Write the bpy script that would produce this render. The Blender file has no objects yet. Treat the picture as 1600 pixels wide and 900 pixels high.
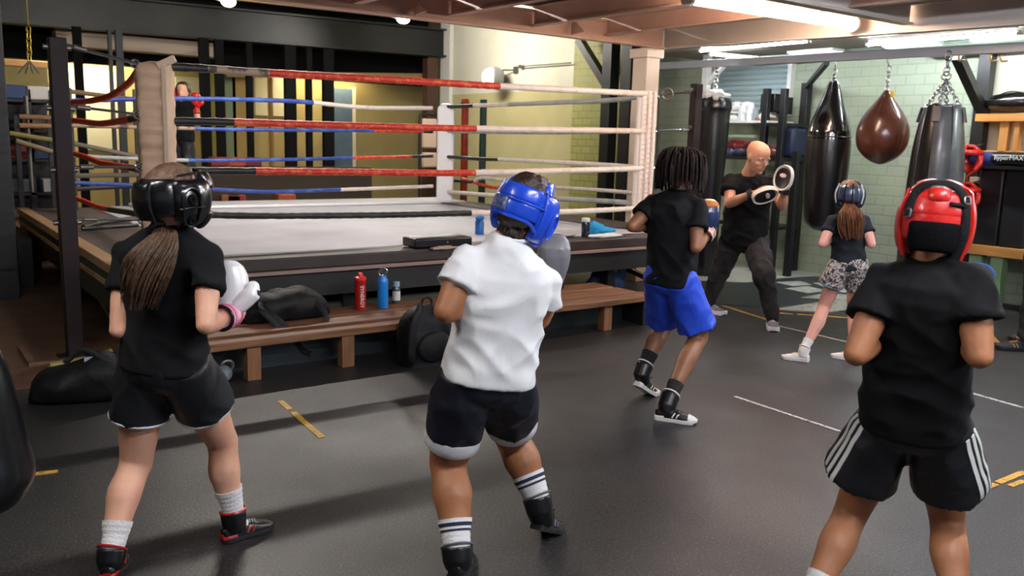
import bpy, math, random
from math import sin, cos, pi, radians
from mathutils import Vector, Matrix, noise
from mathutils.bvhtree import BVHTree
random.seed(7)
S = bpy.context.scene
COL = S.collection
V = Vector

# ---------------------------------------------------------------- camera
F_PX, PITCH, ROLL, YAW, CAM_H = 1341.0, 0.16934, 0.02774, 0.63099, 1.55
fw = V((sin(YAW)*cos(PITCH), cos(YAW)*cos(PITCH), -sin(PITCH)))
r0 = V((cos(YAW), -sin(YAW), 0)); u0 = r0.cross(fw)
RT = r0*cos(ROLL) + u0*sin(ROLL)
UP = -r0*sin(ROLL) + u0*cos(ROLL)
EYE = V((0, 0, CAM_H))
cam_d = bpy.data.cameras.new('camera')
cam_d.sensor_width = 36.0
cam_d.lens = F_PX*36.0/1600.0
cam_d.clip_start = 0.05; cam_d.clip_end = 100
cam_d.dof.use_dof = True
cam_d.dof.focus_distance = 4.2
cam_d.dof.aperture_fstop = 3.2
cam = bpy.data.objects.new('camera', cam_d); COL.objects.link(cam)
M3 = Matrix((RT, UP, -fw)).transposed()
cam.matrix_world = Matrix.Translation(EYE) @ M3.to_4x4()
S.camera = cam

def ray(px, py):
    return fw + RT*((px-800.0)/F_PX) - UP*((py-450.0)/F_PX)
def at(px, py, axis, val):
    """point of the world seen at a photo pixel, on the plane axis = val"""
    d = ray(px, py); t = (val-EYE[axis])/d[axis]
    return EYE + d*t
HD = V((sin(YAW), cos(YAW), 0)); HR = V((cos(YAW), -sin(YAW), 0))
def vp(px, py, D):
    """point seen at a pixel, on the upright plane D metres ahead of the camera"""
    d = ray(px, py); t = D/d.dot(HD)
    return EYE + d*t

# ---------------------------------------------------------------- look
S.view_settings.view_transform = 'Standard'
S.view_settings.look = 'None'
S.view_settings.gamma = 1.0
S.view_settings.use_curve_mapping = False
S.view_settings.exposure = 0.78
w = bpy.data.worlds.new('world'); S.world = w; w.use_nodes = True
bg = w.node_tree.nodes['Background']
bg.inputs[0].default_value = (0.80, 0.87, 1.0, 1); bg.inputs[1].default_value = 0.16

# ---------------------------------------------------------------- materials
def lin(h):
    h = h.lstrip('#'); c = [int(h[i:i+2], 16)/255 for i in (0, 2, 4)]
    return tuple((x/12.92 if x <= .04045 else ((x+.055)/1.055)**2.4) for x in c) + (1,)
MATS = {}
def mat(name, col, rough=.6, metal=0, bump=None, var=None, coat=0, emit=None, spec=None, sheen=0, alpha=None, trans=0, ior=None, sss=0):
    """bump=(scale,strength[,detail]); var=(colour2, scale, lo, hi) mixes a second colour by noise"""
    if name in MATS: return MATS[name]
    m = bpy.data.materials.new(name); m.use_nodes = True; MATS[name] = m
    nt = m.node_tree; b = nt.nodes['Principled BSDF']; L = nt.links.new
    b.inputs['Base Color'].default_value = lin(col); b.inputs['Roughness'].default_value = rough
    b.inputs['Metallic'].default_value = metal; b.inputs['Coat Weight'].default_value = coat
    b.inputs['Coat Roughness'].default_value = .15
    if spec is not None: b.inputs['Specular IOR Level'].default_value = spec
    if sheen: b.inputs['Sheen Weight'].default_value = sheen
    if trans: b.inputs['Transmission Weight'].default_value = trans
    if sss:
        b.inputs['Subsurface Weight'].default_value = sss
        b.inputs['Subsurface Radius'].default_value = (.012, .005, .003)
        b.inputs['Subsurface Scale'].default_value = 1.0
    if emit: b.inputs['Emission Color'].default_value = lin(emit[0]); b.inputs['Emission Strength'].default_value = emit[1]
    tc = nt.nodes.new('ShaderNodeTexCoord')
    if var:
        n = nt.nodes.new('ShaderNodeTexNoise'); n.inputs['Scale'].default_value = var[1]; n.inputs['Detail'].default_value = 5
        L(tc.outputs['Object'], n.inputs['Vector'])
        r = nt.nodes.new('ShaderNodeMapRange'); r.inputs[1].default_value = var[2]; r.inputs[2].default_value = var[3]
        L(n.outputs['Fac'], r.inputs[0])
        mx = nt.nodes.new('ShaderNodeMix'); mx.data_type = 'RGBA'
        mx.inputs[6].default_value = lin(col); mx.inputs[7].default_value = lin(var[0])
        L(r.outputs[0], mx.inputs[0]); L(mx.outputs[2], b.inputs['Base Color'])
    if bump:
        n = nt.nodes.new('ShaderNodeTexNoise'); n.inputs['Scale'].default_value = bump[0]; n.inputs['Detail'].default_value = bump[2] if len(bump) > 2 else 3
        L(tc.outputs['Object'], n.inputs['Vector'])
        bp = nt.nodes.new('ShaderNodeBump'); bp.inputs['Strength'].default_value = bump[1]; bp.inputs['Distance'].default_value = .01
        L(n.outputs['Fac'], bp.inputs['Height']); L(bp.outputs[0], b.inputs['Normal'])
    return m

def brick_mat(name, c1, c2, mortar, bw, rh, plane='YZ', rough=.55, ms=.012, stain=None):
    m = bpy.data.materials.new(name); m.use_nodes = True; nt = m.node_tree; b = nt.nodes['Principled BSDF']; L = nt.links.new
    tc = nt.nodes.new('ShaderNodeTexCoord'); sp = nt.nodes.new('ShaderNodeSeparateXYZ'); cb = nt.nodes.new('ShaderNodeCombineXYZ')
    L(tc.outputs['Object'], sp.inputs[0])
    L(sp.outputs[1 if plane == 'YZ' else 0], cb.inputs[0]); L(sp.outputs[2], cb.inputs[1])
    br = nt.nodes.new('ShaderNodeTexBrick'); L(cb.outputs[0], br.inputs['Vector'])
    br.inputs['Color1'].default_value = lin(c1); br.inputs['Color2'].default_value = lin(c2); br.inputs['Mortar'].default_value = lin(mortar)
    br.inputs['Scale'].default_value = 1; br.inputs['Brick Width'].default_value = bw; br.inputs['Row Height'].default_value = rh
    br.inputs['Mortar Size'].default_value = ms; br.inputs['Mortar Smooth'].default_value = .6
    n = nt.nodes.new('ShaderNodeTexNoise'); n.inputs['Scale'].default_value = 1.3; n.inputs['Detail'].default_value = 6
    L(tc.outputs['Object'], n.inputs['Vector'])
    r = nt.nodes.new('ShaderNodeMapRange'); r.inputs[1].default_value = .45; r.inputs[2].default_value = .75; L(n.outputs['Fac'], r.inputs[0])
    mx = nt.nodes.new('ShaderNodeMix'); mx.data_type = 'RGBA'; mx.inputs[7].default_value = lin(stain or c2)
    L(br.outputs['Color'], mx.inputs[6]); L(r.outputs[0], mx.inputs[0]); L(mx.outputs[2], b.inputs['Base Color'])
    inv = nt.nodes.new('ShaderNodeMath'); inv.operation = 'SUBTRACT'; inv.inputs[0].default_value = 1; L(br.outputs['Fac'], inv.inputs[1])
    bp = nt.nodes.new('ShaderNodeBump'); bp.inputs['Strength'].default_value = .35; bp.inputs['Distance'].default_value = .006
    L(inv.outputs[0], bp.inputs['Height']); L(bp.outputs[0], b.inputs['Normal'])
    b.inputs['Roughness'].default_value = rough
    return m

def rubber_floor_mat():
    m = bpy.data.materials.new('speckled rubber floor'); m.use_nodes = True; nt = m.node_tree; b = nt.nodes['Principled BSDF']; L = nt.links.new
    tc = nt.nodes.new('ShaderNodeTexCoord')
    vo = nt.nodes.new('ShaderNodeTexNoise'); vo.inputs['Scale'].default_value = 95; vo.inputs['Detail'].default_value = 4; vo.inputs['Roughness'].default_value = .7
    L(tc.outputs['Object'], vo.inputs['Vector'])
    r = nt.nodes.new('ShaderNodeMapRange'); r.inputs[1].default_value = .52; r.inputs[2].default_value = .72; L(vo.outputs['Fac'], r.inputs[0])
    mx = nt.nodes.new('ShaderNodeMix'); mx.data_type = 'RGBA'; mx.inputs[6].default_value = lin('#1a1a1d'); mx.inputs[7].default_value = lin('#5e5b59')
    L(r.outputs[0], mx.inputs[0])
    n2 = nt.nodes.new('ShaderNodeTexNoise'); n2.inputs['Scale'].default_value = .9; n2.inputs['Detail'].default_value = 5; L(tc.outputs['Object'], n2.inputs['Vector'])
    r2 = nt.nodes.new('ShaderNodeMapRange'); r2.inputs[1].default_value = .4; r2.inputs[2].default_value = .7; L(n2.outputs['Fac'], r2.inputs[0])
    r2.inputs[3].default_value = .0; r2.inputs[4].default_value = .45
    m2 = nt.nodes.new('ShaderNodeMix'); m2.data_type = 'RGBA'; m2.inputs[7].default_value = lin('#2a2420'); L(mx.outputs[2], m2.inputs[6]); L(r2.outputs[0], m2.inputs[0])
    L(m2.outputs[2], b.inputs['Base Color'])
    r3 = nt.nodes.new('ShaderNodeMapRange'); r3.inputs[1].default_value = .3; r3.inputs[2].default_value = .7; r3.inputs[3].default_value = .36; r3.inputs[4].default_value = .58
    L(n2.outputs['Fac'], r3.inputs[0]); L(r3.outputs[0], b.inputs['Roughness'])
    bp = nt.nodes.new('ShaderNodeBump'); bp.inputs['Strength'].default_value = .35; bp.inputs['Distance'].default_value = .004
    L(vo.outputs['Fac'], bp.inputs['Height']); L(bp.outputs[0], b.inputs['Normal'])
    return m

def wood_mat(name, c1, c2, axis=0, rough=.55, scale=1.0):
    m = bpy.data.materials.new(name); m.use_nodes = True; nt = m.node_tree; b = nt.nodes['Principled BSDF']; L = nt.links.new
    tc = nt.nodes.new('ShaderNodeTexCoord'); mp = nt.nodes.new('ShaderNodeMapping'); L(tc.outputs['Object'], mp.inputs[0])
    sc = [14*scale]*3; sc[axis] = 1.2*scale; mp.inputs['Scale'].default_value = sc
    n = nt.nodes.new('ShaderNodeTexNoise'); n.inputs['Scale'].default_value = 2.2; n.inputs['Detail'].default_value = 7; L(mp.outputs[0], n.inputs['Vector'])
    r = nt.nodes.new('ShaderNodeMapRange'); r.inputs[1].default_value = .35; r.inputs[2].default_value = .68; L(n.outputs['Fac'], r.inputs[0])
    mx = nt.nodes.new('ShaderNodeMix'); mx.data_type = 'RGBA'; mx.inputs[6].default_value = lin(c1); mx.inputs[7].default_value = lin(c2); L(r.outputs[0], mx.inputs[0])
    L(mx.outputs[2], b.inputs['Base Color']); b.inputs['Roughness'].default_value = rough
    bp = nt.nodes.new('ShaderNodeBump'); bp.inputs['Strength'].default_value = .25; bp.inputs['Distance'].default_value = .004; L(n.outputs['Fac'], bp.inputs['Height']); L(bp.outputs[0], b.inputs['Normal'])
    return m

def emit_mat(name, col, strength):
    m = bpy.data.materials.new(name); m.use_nodes = True; nt = m.node_tree
    b = nt.nodes['Principled BSDF']; b.inputs['Base Color'].default_value = (.8, .8, .8, 1)
    b.inputs['Emission Color'].default_value = lin(col); b.inputs['Emission Strength'].default_value = strength
    return m

# ---------------------------------------------------------------- mesh builder
class MB:
    def __init__(s): s.v = []; s.f = []; s.mi = []; s.m = 0
    def face(s, f): s.f.append(tuple(f)); s.mi.append(s.m)
    def box(s, x0, x1, y0, y1, z0, z1):
        b = len(s.v)
        s.v += [V(p) for p in ((x0,y0,z0),(x1,y0,z0),(x1,y1,z0),(x0,y1,z0),(x0,y0,z1),(x1,y0,z1),(x1,y1,z1),(x0,y1,z1))]
        for f in ((0,3,2,1),(4,5,6,7),(0,1,5,4),(1,2,6,5),(2,3,7,6),(3,0,4,7)): s.face([b+i for i in f])
        return s
    def bar(s, p, q, w, h, up=V((0,0,1))):
        """rectangular bar from p to q, w across, h along up"""
        p, q = V(p), V(q); d = (q-p).normalized()
        a = d.cross(up)
        if a.length < 1e-4: a = d.cross(V((1,0,0)))
        a.normalize(); c = a.cross(d).normalized(); b = len(s.v)
        for o in (p, q):
            for i, j in ((-1,-1),(1,-1),(1,1),(-1,1)): s.v.append(o + a*(i*w/2) + c*(j*h/2))
        for f in ((3,2,1,0),(4,5,6,7),(0,1,5,4),(1,2,6,5),(2,3,7,6),(3,0,4,7)): s.face([b+i for i in f])
        return s
    def rings(s, rings, cap0=True, cap1=True, closed=False):
        n = len(rings[0]); b = len(s.v)
        for r in rings: s.v += [V(p) for p in r]
        k = len(rings)
        for i in range(k-1 + (1 if closed else 0)):
            i2 = (i+1) % k
            for j in range(n):
                j2 = (j+1) % n
                s.face((b+i*n+j, b+i*n+j2, b+i2*n+j2, b+i2*n+j))
        if not closed:
            if cap0: s.face([b+j for j in range(n)][::-1])
            if cap1: s.face([b+(k-1)*n+j for j in range(n)])
        return s
    def tube(s, pts, r, seg=12, cap=True, closed=False, up=None, round_=False):
        """sweep; r number or list of r or (rx,ry)"""
        pts = [V(p) for p in pts]; n = len(pts)
        rs = list(r) if isinstance(r, (list, tuple)) else [r]*n
        rs = [x if isinstance(x, (tuple, list)) else (x, x) for x in rs]
        if round_:
            P, R = [], []
            d0 = (pts[0]-pts[1]).normalized(); d1 = (pts[-1]-pts[-2]).normalized()
            m0 = max(rs[0]); m1 = max(rs[-1])
            for a in (80, 60, 35): P.append(pts[0]+d0*m0*sin(radians(a))); R.append((rs[0][0]*cos(radians(a)), rs[0][1]*cos(radians(a))))
            P += pts; R += rs
            for a in (35, 60, 80): P.append(pts[-1]+d1*m1*sin(radians(a))); R.append((rs[-1][0]*cos(radians(a)), rs[-1][1]*cos(radians(a))))
            pts, rs = P, R; n = len(pts)
        up = V(up) if up is not None else None
        T = []
        for i in range(n):
            a = pts[(i-1) % n] if (closed or i > 0) else pts[i]; c = pts[(i+1) % n] if (closed or i < n-1) else pts[i]
            t = c-a; T.append(t.normalized() if t.length > 1e-9 else V((0,0,1)))
        x = (up or (V((0,0,1)) if abs(T[0].z) < .9 else V((1,0,0)))).cross(T[0])
        if x.length < 1e-5: x = V((1,0,0)).cross(T[0])
        x.normalize(); R = []
        for i in range(n):
            if up is not None:
                xx = up.cross(T[i])
                if xx.length > .08: x = xx.normalized()
            x = (x - T[i]*x.dot(T[i])).normalized(); y = T[i].cross(x)
            R.append([pts[i] + x*(cos(2*pi*j/seg)*rs[i][0]) + y*(sin(2*pi*j/seg)*rs[i][1]) for j in range(seg)])
        return s.rings(R, cap, cap, closed)
    def cyl(s, p, q, r, seg=20, r2=None):
        return s.tube([p, q], [r, r if r2 is None else r2], seg)
    def lathe(s, c, prof, seg=28, axis=None):
        c = V(c); A = V(axis).normalized() if axis is not None else V((0,0,1))
        X = A.orthogonal().normalized() if axis is not None else V((1,0,0)); Y = A.cross(X)
        R = [[c + A*z + X*(r*cos(2*pi*j/seg)) + Y*(r*sin(2*pi*j/seg)) for j in range(seg)] for r, z in prof]
        return s.rings(R)
    def ell(s, c, rx, ry, rz, seg=20, rows=12, ax=None):
        c = V(c); X, Y, Z = ax if ax else (V((1,0,0)), V((0,1,0)), V((0,0,1)))
        R = []
        for i in range(rows+1):
            t = -pi/2 + pi*(i+.001 if i == 0 else (i-.001 if i == rows else i))/rows
            R.append([c + X*(rx*cos(t)*cos(2*pi*j/seg)) + Y*(ry*cos(t)*sin(2*pi*j/seg)) + Z*(rz*sin(t)) for j in range(seg)])
        return s.rings(R)
    def prism(s, pts, h):
        """polygon pts (Vectors) extruded by vector h"""
        pts = [V(p) for p in pts]; return s.rings([pts, [p+V(h) for p in pts]])
    def torus(s, c, R, r, axis=(0,0,1), seg=28, seg2=10, sx=1, sy=1):
        A = V(axis).normalized(); X = A.orthogonal().normalized(); Y = A.cross(X); c = V(c)
        return s.tube([c + X*(R*sx*cos(2*pi*i/seg)) + Y*(R*sy*sin(2*pi*i/seg)) for i in range(seg)], r, seg2, closed=True)
    def add(s, o):
        b = len(s.v); s.v += [v.copy() for v in o.v]; s.f += [tuple(i+b for i in f) for f in o.f]; s.mi += [s.m + i for i in o.mi] if s.m else list(o.mi); return s

def abs_loc(o):
    l = V((0,0,0))
    while o: l += o.location; o = o.parent
    return l
def build(name, mb, mats, parent=None, smooth=True, bevel=0, sub=0, angle=40, loc=None):
    """link ONE mesh object; vertices are given in world space, origin at the parent's or at loc"""
    me = bpy.data.meshes.new(name)
    base = abs_loc(parent) if parent else (V(loc) if loc is not None else V((0,0,0)))
    me.from_pydata([tuple(v-base) for v in mb.v], [], mb.f)
    for m in (mats if isinstance(mats, (list, tuple)) else [mats]): me.materials.append(m)
    me.polygons.foreach_set('material_index', mb.mi)
    me.update()
    if smooth:
        me.polygons.foreach_set('use_smooth', [True]*len(me.polygons))
        try: me.set_sharp_from_angle(angle=radians(angle))
        except Exception: pass
    o = bpy.data.objects.new(name, me); COL.objects.link(o)
    if parent: o.parent = parent
    elif loc is not None: o.location = base
    if bevel:
        b = o.modifiers.new('bevel', 'BEVEL'); b.width = bevel; b.segments = 2; b.limit_method = 'ANGLE'; b.angle_limit = radians(50)
    if sub:
        b = o.modifiers.new('sub', 'SUBSURF'); b.levels = sub; b.render_levels = sub
    return o
def tag(o, label, cat, group=None, kind=None):
    o['label'] = label; o['category'] = cat
    if group: o['group'] = group
    if kind: o['kind'] = kind
    return o
def thing(name, label, cat, loc=(0,0,0), group=None):
    o = bpy.data.objects.new(name, None); COL.objects.link(o); o.location = loc; o.empty_display_size = .1
    return tag(o, label, cat, group)
def struct(name, mb, m, label=None, **k):
    o = build(name, mb, m, **k); o['kind'] = 'structure'
    if label: o['label'] = label; 
    return o
def bez(p0, p1, p2, p3, n=16):
    p0, p1, p2, p3 = V(p0), V(p1), V(p2), V(p3)
    return [p0*(1-t)**3 + p1*3*t*(1-t)**2 + p2*3*t*t*(1-t) + p3*t**3 for t in [i/n for i in range(n+1)]]
def spline(pts, n=6):
    """Catmull-Rom through pts (Vectors)"""
    pts = [V(p) for p in pts]; P = [pts[0]*2-pts[1]] + pts + [pts[-1]*2-pts[-2]]; out = []
    for i in range(1, len(P)-2):
        for k in range(n):
            t = k/n
            out.append(.5*((2*P[i]) + (-P[i-1]+P[i+1])*t + (2*P[i-1]-5*P[i]+4*P[i+1]-P[i+2])*t*t + (-P[i-1]+3*P[i]-3*P[i+1]+P[i+2])*t**3))
    out.append(pts[-1]); return out
def lerps(vals, t):
    """piecewise-linear smooth interpolation of [(t,v)]"""
    if t <= vals[0][0]: return vals[0][1]
    for (a, x), (b, y) in zip(vals, vals[1:]):
        if t <= b:
            u = (t-a)/(b-a); u = u*u*(3-2*u); return x + (y-x)*u
    return vals[-1][1]
# ---------------------------------------------------------------- lights (the fixtures they belong to are built further down)
TUBES = [  # x, y, z, along x?, power, colour
    (6.1, 4.62, 2.58, True, 75, '#ffd9bd'),
    (4.4, 1.9, 2.55, True, 95, '#f6f4ff'),  # this and the next three: unseen tubes added to light the people
    (1.9, 0.3, 2.55, True, 100, '#f2f5ff'),
    (-0.4, 2.6, 2.55, True, 75, '#f2f0f0'),
    (3.4, -1.6, 2.55, True, 80, '#f2f5ff'),
    (8.6, 1.4, 2.62, False, 165, '#eef6ff'),  # added out of view to brighten the right side
    (8.6, 4.7, 2.62, False, 52, '#eef6ff'),
    (8.1, 6.6, 2.64, False, 32, '#f4f8ff'),
    (3.4, 8.6, 3.30, True, 170, '#fff6ec'),  # unseen tube added to brighten the ring
    (7.4, 12.6, 3.55, False, 190, '#fff8ec'),  # added to brighten the cream wall
    (3.0, 16.95, 2.86, True, 120, '#fff0cc'),  # this and the next: added, hidden behind the soffit, to light the wall
    (7.6, 16.95, 2.86, True, 60, '#ffe8bc'),
    (-0.5, 9.0, 3.2, False, 14, '#ffd9a8'),
]

# ---------------------------------------------------------------- materials in use
M = {}
M['rubber'] = rubber_floor_mat()
M['brown_floor'] = mat('worn brown floor', '#5f4433', .5, bump=(30, .3), var=('#7c5e45', 2.2, .42, .66))
M['green_brick'] = brick_mat('painted green brick', '#9aa591', '#969f8c', '#8b9783', .225, .115, 'YZ', stain='#a0ad8c')
M['olive_brick'] = brick_mat('painted olive brick', '#a2a062', '#98965a', '#807f48', .225, .115, 'YZ', stain='#a8a56c')
M['cream'] = mat('cream plaster', '#d3d1c0', .7, var=('#c4c1aa', .8, .45, .7))
M['cream_dark'] = mat('tan painted dado', '#b9b183', .7, var=('#aaa170', .8, .45, .7))
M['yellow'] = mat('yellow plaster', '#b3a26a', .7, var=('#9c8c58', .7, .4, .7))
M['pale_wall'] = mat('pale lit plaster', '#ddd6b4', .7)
M['grey_conc'] = mat('pale concrete', '#8f948c', .7, var=('#a5a99f', 2.5, .4, .7), bump=(40, .2))
M['black_paint'] = mat('black painted steel', '#0f0f10', .45, var=('#1d1b1b', 6, .4, .7))
M['steel_dark'] = mat('dark blue steel', '#0b0d11', .42, var=('#14171d', 4, .4, .7), bump=(20, .15))
M['post_wood'] = mat('dark maroon post', '#241315', .55, var=('#1a0e10', 10, .4, .7), spec=.25)
M['matt_black'] = mat('matt black', '#0d0d0d', .85, spec=.15)
M['mezz'] = mat('pinkish grey beam paint', '#c4a394', .5, var=('#cdb0a1', 3, .4, .7), bump=(20, .1))
M['mezz2'] = mat('grey beam paint', '#c4beb6', .5, var=('#cec8c0', 3, .4, .7), bump=(20, .1))
M['deck'] = mat('brown deck board', '#5b4a42', .7, var=('#6b574c', 3, .4, .7))
M['ceil_dark'] = mat('dark ceiling', '#35312d', .8, var=('#2a2725', 1, .4, .7))
M['ceil_pale'] = mat('pale ceiling', '#8a7f72', .8)
M['rail'] = mat('galvanised rail', '#aeb2bb', .4, .3)
M['white_paint'] = mat('white paint', '#dcdcd6', .5)
M['wood'] = wood_mat('bench wood', '#83593a', '#573a26', 0)
M['wood_leg'] = wood_mat('bench leg wood', '#8f6340', '#6b472c', 2)
M['orange_wood'] = wood_mat('orange varnished wood', '#d79c55', '#c78a45', 1, .5)
M['orange_wood_z'] = wood_mat('orange varnished wood upright', '#cf9550', '#bd8342', 2, .5)
M['canvas'] = mat('grey ring canvas', '#babac1', .6, var=('#a7a6ad', 1.6, .4, .7), bump=(6, .3))
M['canvas_dark'] = mat('dark ring canvas', '#4a3f3c', .6, var=('#5b4c46', 1.5, .4, .7), bump=(6, .3))  # darker canvas; on the left strip it stands for shade
M['apron'] = mat('dark board', '#2c2422', .5, var=('#3a2f2b', 3, .4, .7), bump=(12, .2))
M['apron_lip'] = mat('pinkish lip trim', '#8a746c', .45)
M['ring_black'] = mat('black ring skirt', '#141516', .6)
M['edge_wood'] = wood_mat('pale edge timber', '#c9a27c', '#b48c66', 1, .45)
M['teal_board'] = mat('dark teal board', '#20282b', .5, var=('#283236', 2, .4, .7))
M['red_rope'] = mat('red rope wrap', '#c4301c', .5, var=('#d9623a', 22, .5, .62), bump=(60, .6))
M['white_rope'] = mat('off white rope wrap', '#ddd3c8', .55, var=('#cbbfb3', 12, .5, .7), bump=(60, .4))
M['grey_rope'] = mat('grey rope wrap', '#a9aaa6', .55, var=('#8b8e8c', 8, .5, .7), bump=(60, .4))
M['black_rope'] = mat('black rope wrap', '#1b1a1a', .5, var=('#3a3531', 12, .5, .7), bump=(60, .4))
M['tan_rope'] = mat('tan taped rope', '#a08a76', .6, var=('#4b4038', 10, .5, .6), bump=(60, .4))
M['blue_rope'] = mat('blue rope wrap', '#27408f', .5, var=('#3d62b0', 10, .45, .65), bump=(60, .4))
M['steel'] = mat('bright steel', '#c0c2c6', .25, 1)
M['old_steel'] = mat('tarnished steel', '#7d7a72', .4, .8)
M['beige_pad'] = mat('beige vinyl pad', '#dcbc9e', .5, bump=(9, .5), var=('#c9a78a', 4, .45, .7))
M['beige_strap'] = mat('beige strap', '#d2b79c', .55)
M['white_pad'] = mat('white vinyl pad', '#e6e6e8', .35)
M['white_lace'] = mat('white laced pad', '#e4dad2', .5, bump=(30, .5))
M['bag_black'] = mat('black leather', '#0f1013', .3, bump=(25, .15), coat=.3)
M['bag_gloss'] = mat('glossy black leather', '#0b0c0f', .12, bump=(14, .1), coat=.9)
M['bag_brown'] = mat('brown leather', '#5a3324', .28, bump=(22, .12), coat=.5, var=('#38211b', 3, .4, .7))
M['bag_grey'] = mat('worn grey leather', '#43474c', .35, bump=(20, .25), coat=.3, var=('#5a5e62', 4, .45, .7))
M['cloth_black'] = mat('black nylon', '#0e0e10', .65, bump=(14, .9), spec=.3)
M['plastic_black'] = mat('black plastic', '#101012', .35)
M['red_vinyl'] = mat('red vinyl', '#c62018', .3, coat=.3)
M['blue_vinyl'] = mat('blue vinyl', '#1d45b8', .28, coat=.4)
M['glass_emit'] = emit_mat('lit tube', '#fff0e4', 9)
M['glass_emit_cool'] = emit_mat('lit cool tube', '#f4f8ff', 9)
M['bulb_emit'] = emit_mat('lit bulb', '#fff2c8', 14)
M['tape_yellow'] = mat('yellow tape', '#c79a35', .6, var=('#6e5a30', 60, .55, .62))
M['tape_white'] = mat('white tape', '#b9b6b2', .6, var=('#55504e', 60, .55, .62))
M['painted_white'] = mat('worn white floor paint', '#9aa09a', .6, var=('#6e7673', 14, .5, .7))
M['teal_mat'] = mat('dark teal floor paint', '#2a3336', .45, var=('#222a2d', 4, .4, .7))

# ---------------------------------------------------------------- setting
struct('floor', MB().box(-7, 14, -5, 20, -.12, 0), M['rubber'], smooth=False)
struct('trim_1', MB().box(-7, 1.62, 5.72, 20, 0, .006).box(1.62, 6.6, 8.0, 20, 0, .006), M['brown_floor'], 'worn brown floor beside and under the ring', smooth=False)
# pale concrete strip along the right wall
struct('trim_2', MB().prism([(7.15,7.3,0),(7.72,6.62,0),(8.1,6.34,0),(8.69,6.28,0),(9.1,6.05,0),(9.5,5.9,0),(9.5,9.5,0),(7.15,9.5,0)], (0,0,.005)), M['grey_conc'], smooth=False)
YE = 15.6
struct('wall_right', MB().box(9.5, 9.75, -5, 8.95, 0, 3.6).box(9.5, 9.75, 8.95, 10.2, 0, 3.6), M['green_brick'], smooth=False)
struct('wall_right', MB().box(9.5, 9.75, 10.2, 11.42, 0, 4.2), M['olive_brick'], smooth=False)
mbw = MB(); mbw.box(9.5, 9.75, 11.42, YE, 1.95+.5, 4.4); mbw.m = 1; mbw.box(9.5, 9.75, 11.42, YE, 0, 2.45)
struct('wall_right', mbw, [M['cream'], M['cream_dark']], smooth=False)
struct('trim_3', MB().box(9.42, 9.5, YE-.35, YE, 0, 4.0), M['white_paint'], smooth=False)
struct('wall_back', MB().box(-7, 14, 17.5, 17.7, 0, 4.6), M['yellow'], smooth=False)
struct('wall_left', MB().box(-7.2, -7, -5, 17.6, 0, 4.6), M['cream_dark'], smooth=False)
# green brick return and black jamb at the left
mbw = MB().box(-1.6, .66, 9.0, 9.25, 0, 3.4)
struct('wall_left', mbw, brick_mat('painted green brick x', '#7d8a68', '#75825f', '#626d50', .225, .115, 'XZ'), smooth=False)
struct('trim_4', MB().box(.66, .92, 8.86, 9.3, 0, 3.4), M['black_paint'], 'black steel jamb of the left opening', bevel=.01, smooth=False)
# ceilings
struct('ceiling', MB().box(-7, 14, 7.0, 20, 4.3, 4.4), M['ceil_dark'], smooth=False)
struct('ceiling', MB().box(7.2, 14, -5, 7.1, 2.74, 2.84).box(8.35, 14, 7.1, 8.5, 2.74, 2.84), M['ceil_pale'], smooth=False)
struct('ceiling', MB().box(-7, 7.15, -5, 7.02, 2.86, 2.96), M['deck'], 'brown boards of the mezzanine deck', smooth=False)

# mezzanine steelwork: edge beams, joists and cross beam (I-sections)
def ibeam(mb, p, q, h, w, t=.02):
    p, q = V(p), V(q)   # p,q = centre of the bottom flange
    mb.bar(p+V((0,0,t/2)), q+V((0,0,t/2)), w, t); mb.bar(p+V((0,0,h-t/2)), q+V((0,0,h-t/2)), w, t)
    mb.bar(p+V((0,0,h/2)), q+V((0,0,h/2)), t, h-2*t); return mb
def box_beam(mb, p, q, h, w):
    p, q = V(p), V(q); mb.bar(p+V((0,0,h/2)), q+V((0,0,h/2)), w, h); return mb
struct('trim_5', ibeam(MB(), (-6.5, 6.98, 2.6), (7.06, 6.98, 2.6), .22, .10), M['mezz'], 'pinkish mezzanine edge beam above the ring front', bevel=.004)
struct('trim_6', ibeam(MB(), (7.1, 7.05, 2.60), (7.1, -3, 2.40), .24, .10), M['mezz2'], 'grey mezzanine side beam before the punch bags', bevel=.004)
for i, x in enumerate((-1.6, -.6, .4, 1.4, 2.4, 3.35, 4.3, 5.25, 6.2)):
    struct('trim_%d' % (7+i), ibeam(MB(), (x, 6.93, 2.66), (x, -3, 2.60), .19, .08), M['mezz'], bevel=.003)
struct('trim_20', ibeam(MB(), (-5, 4.12, 2.60), (7.05, 4.12, 2.60), .2, .10), M['mezz2'], 'cross beam under the mezzanine beside the lit tube', bevel=.004)
# gusset plates on the front edge beam
for i, x in enumerate((3.9, 5.7)):
    struct('trim_%d' % (21+i), MB().prism([(x, 6.92, 2.62), (x, 6.72, 2.64), (x, 6.92, 2.8)], (.015,0,0)), M['mezz'], smooth=False)
# column under the mezzanine corner
col = struct('trim_24', MB().box(6.88, 7.08, 7.02, 7.24, 0, 2.56).box(6.85, 7.11, 6.99, 7.27, 2.5, 2.6), mat('cream column paint', '#d9c6ae', .6, var=('#c9b6a2', 2, .4, .7)), 'cream painted column under the mezzanine corner', bevel=.006)
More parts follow.
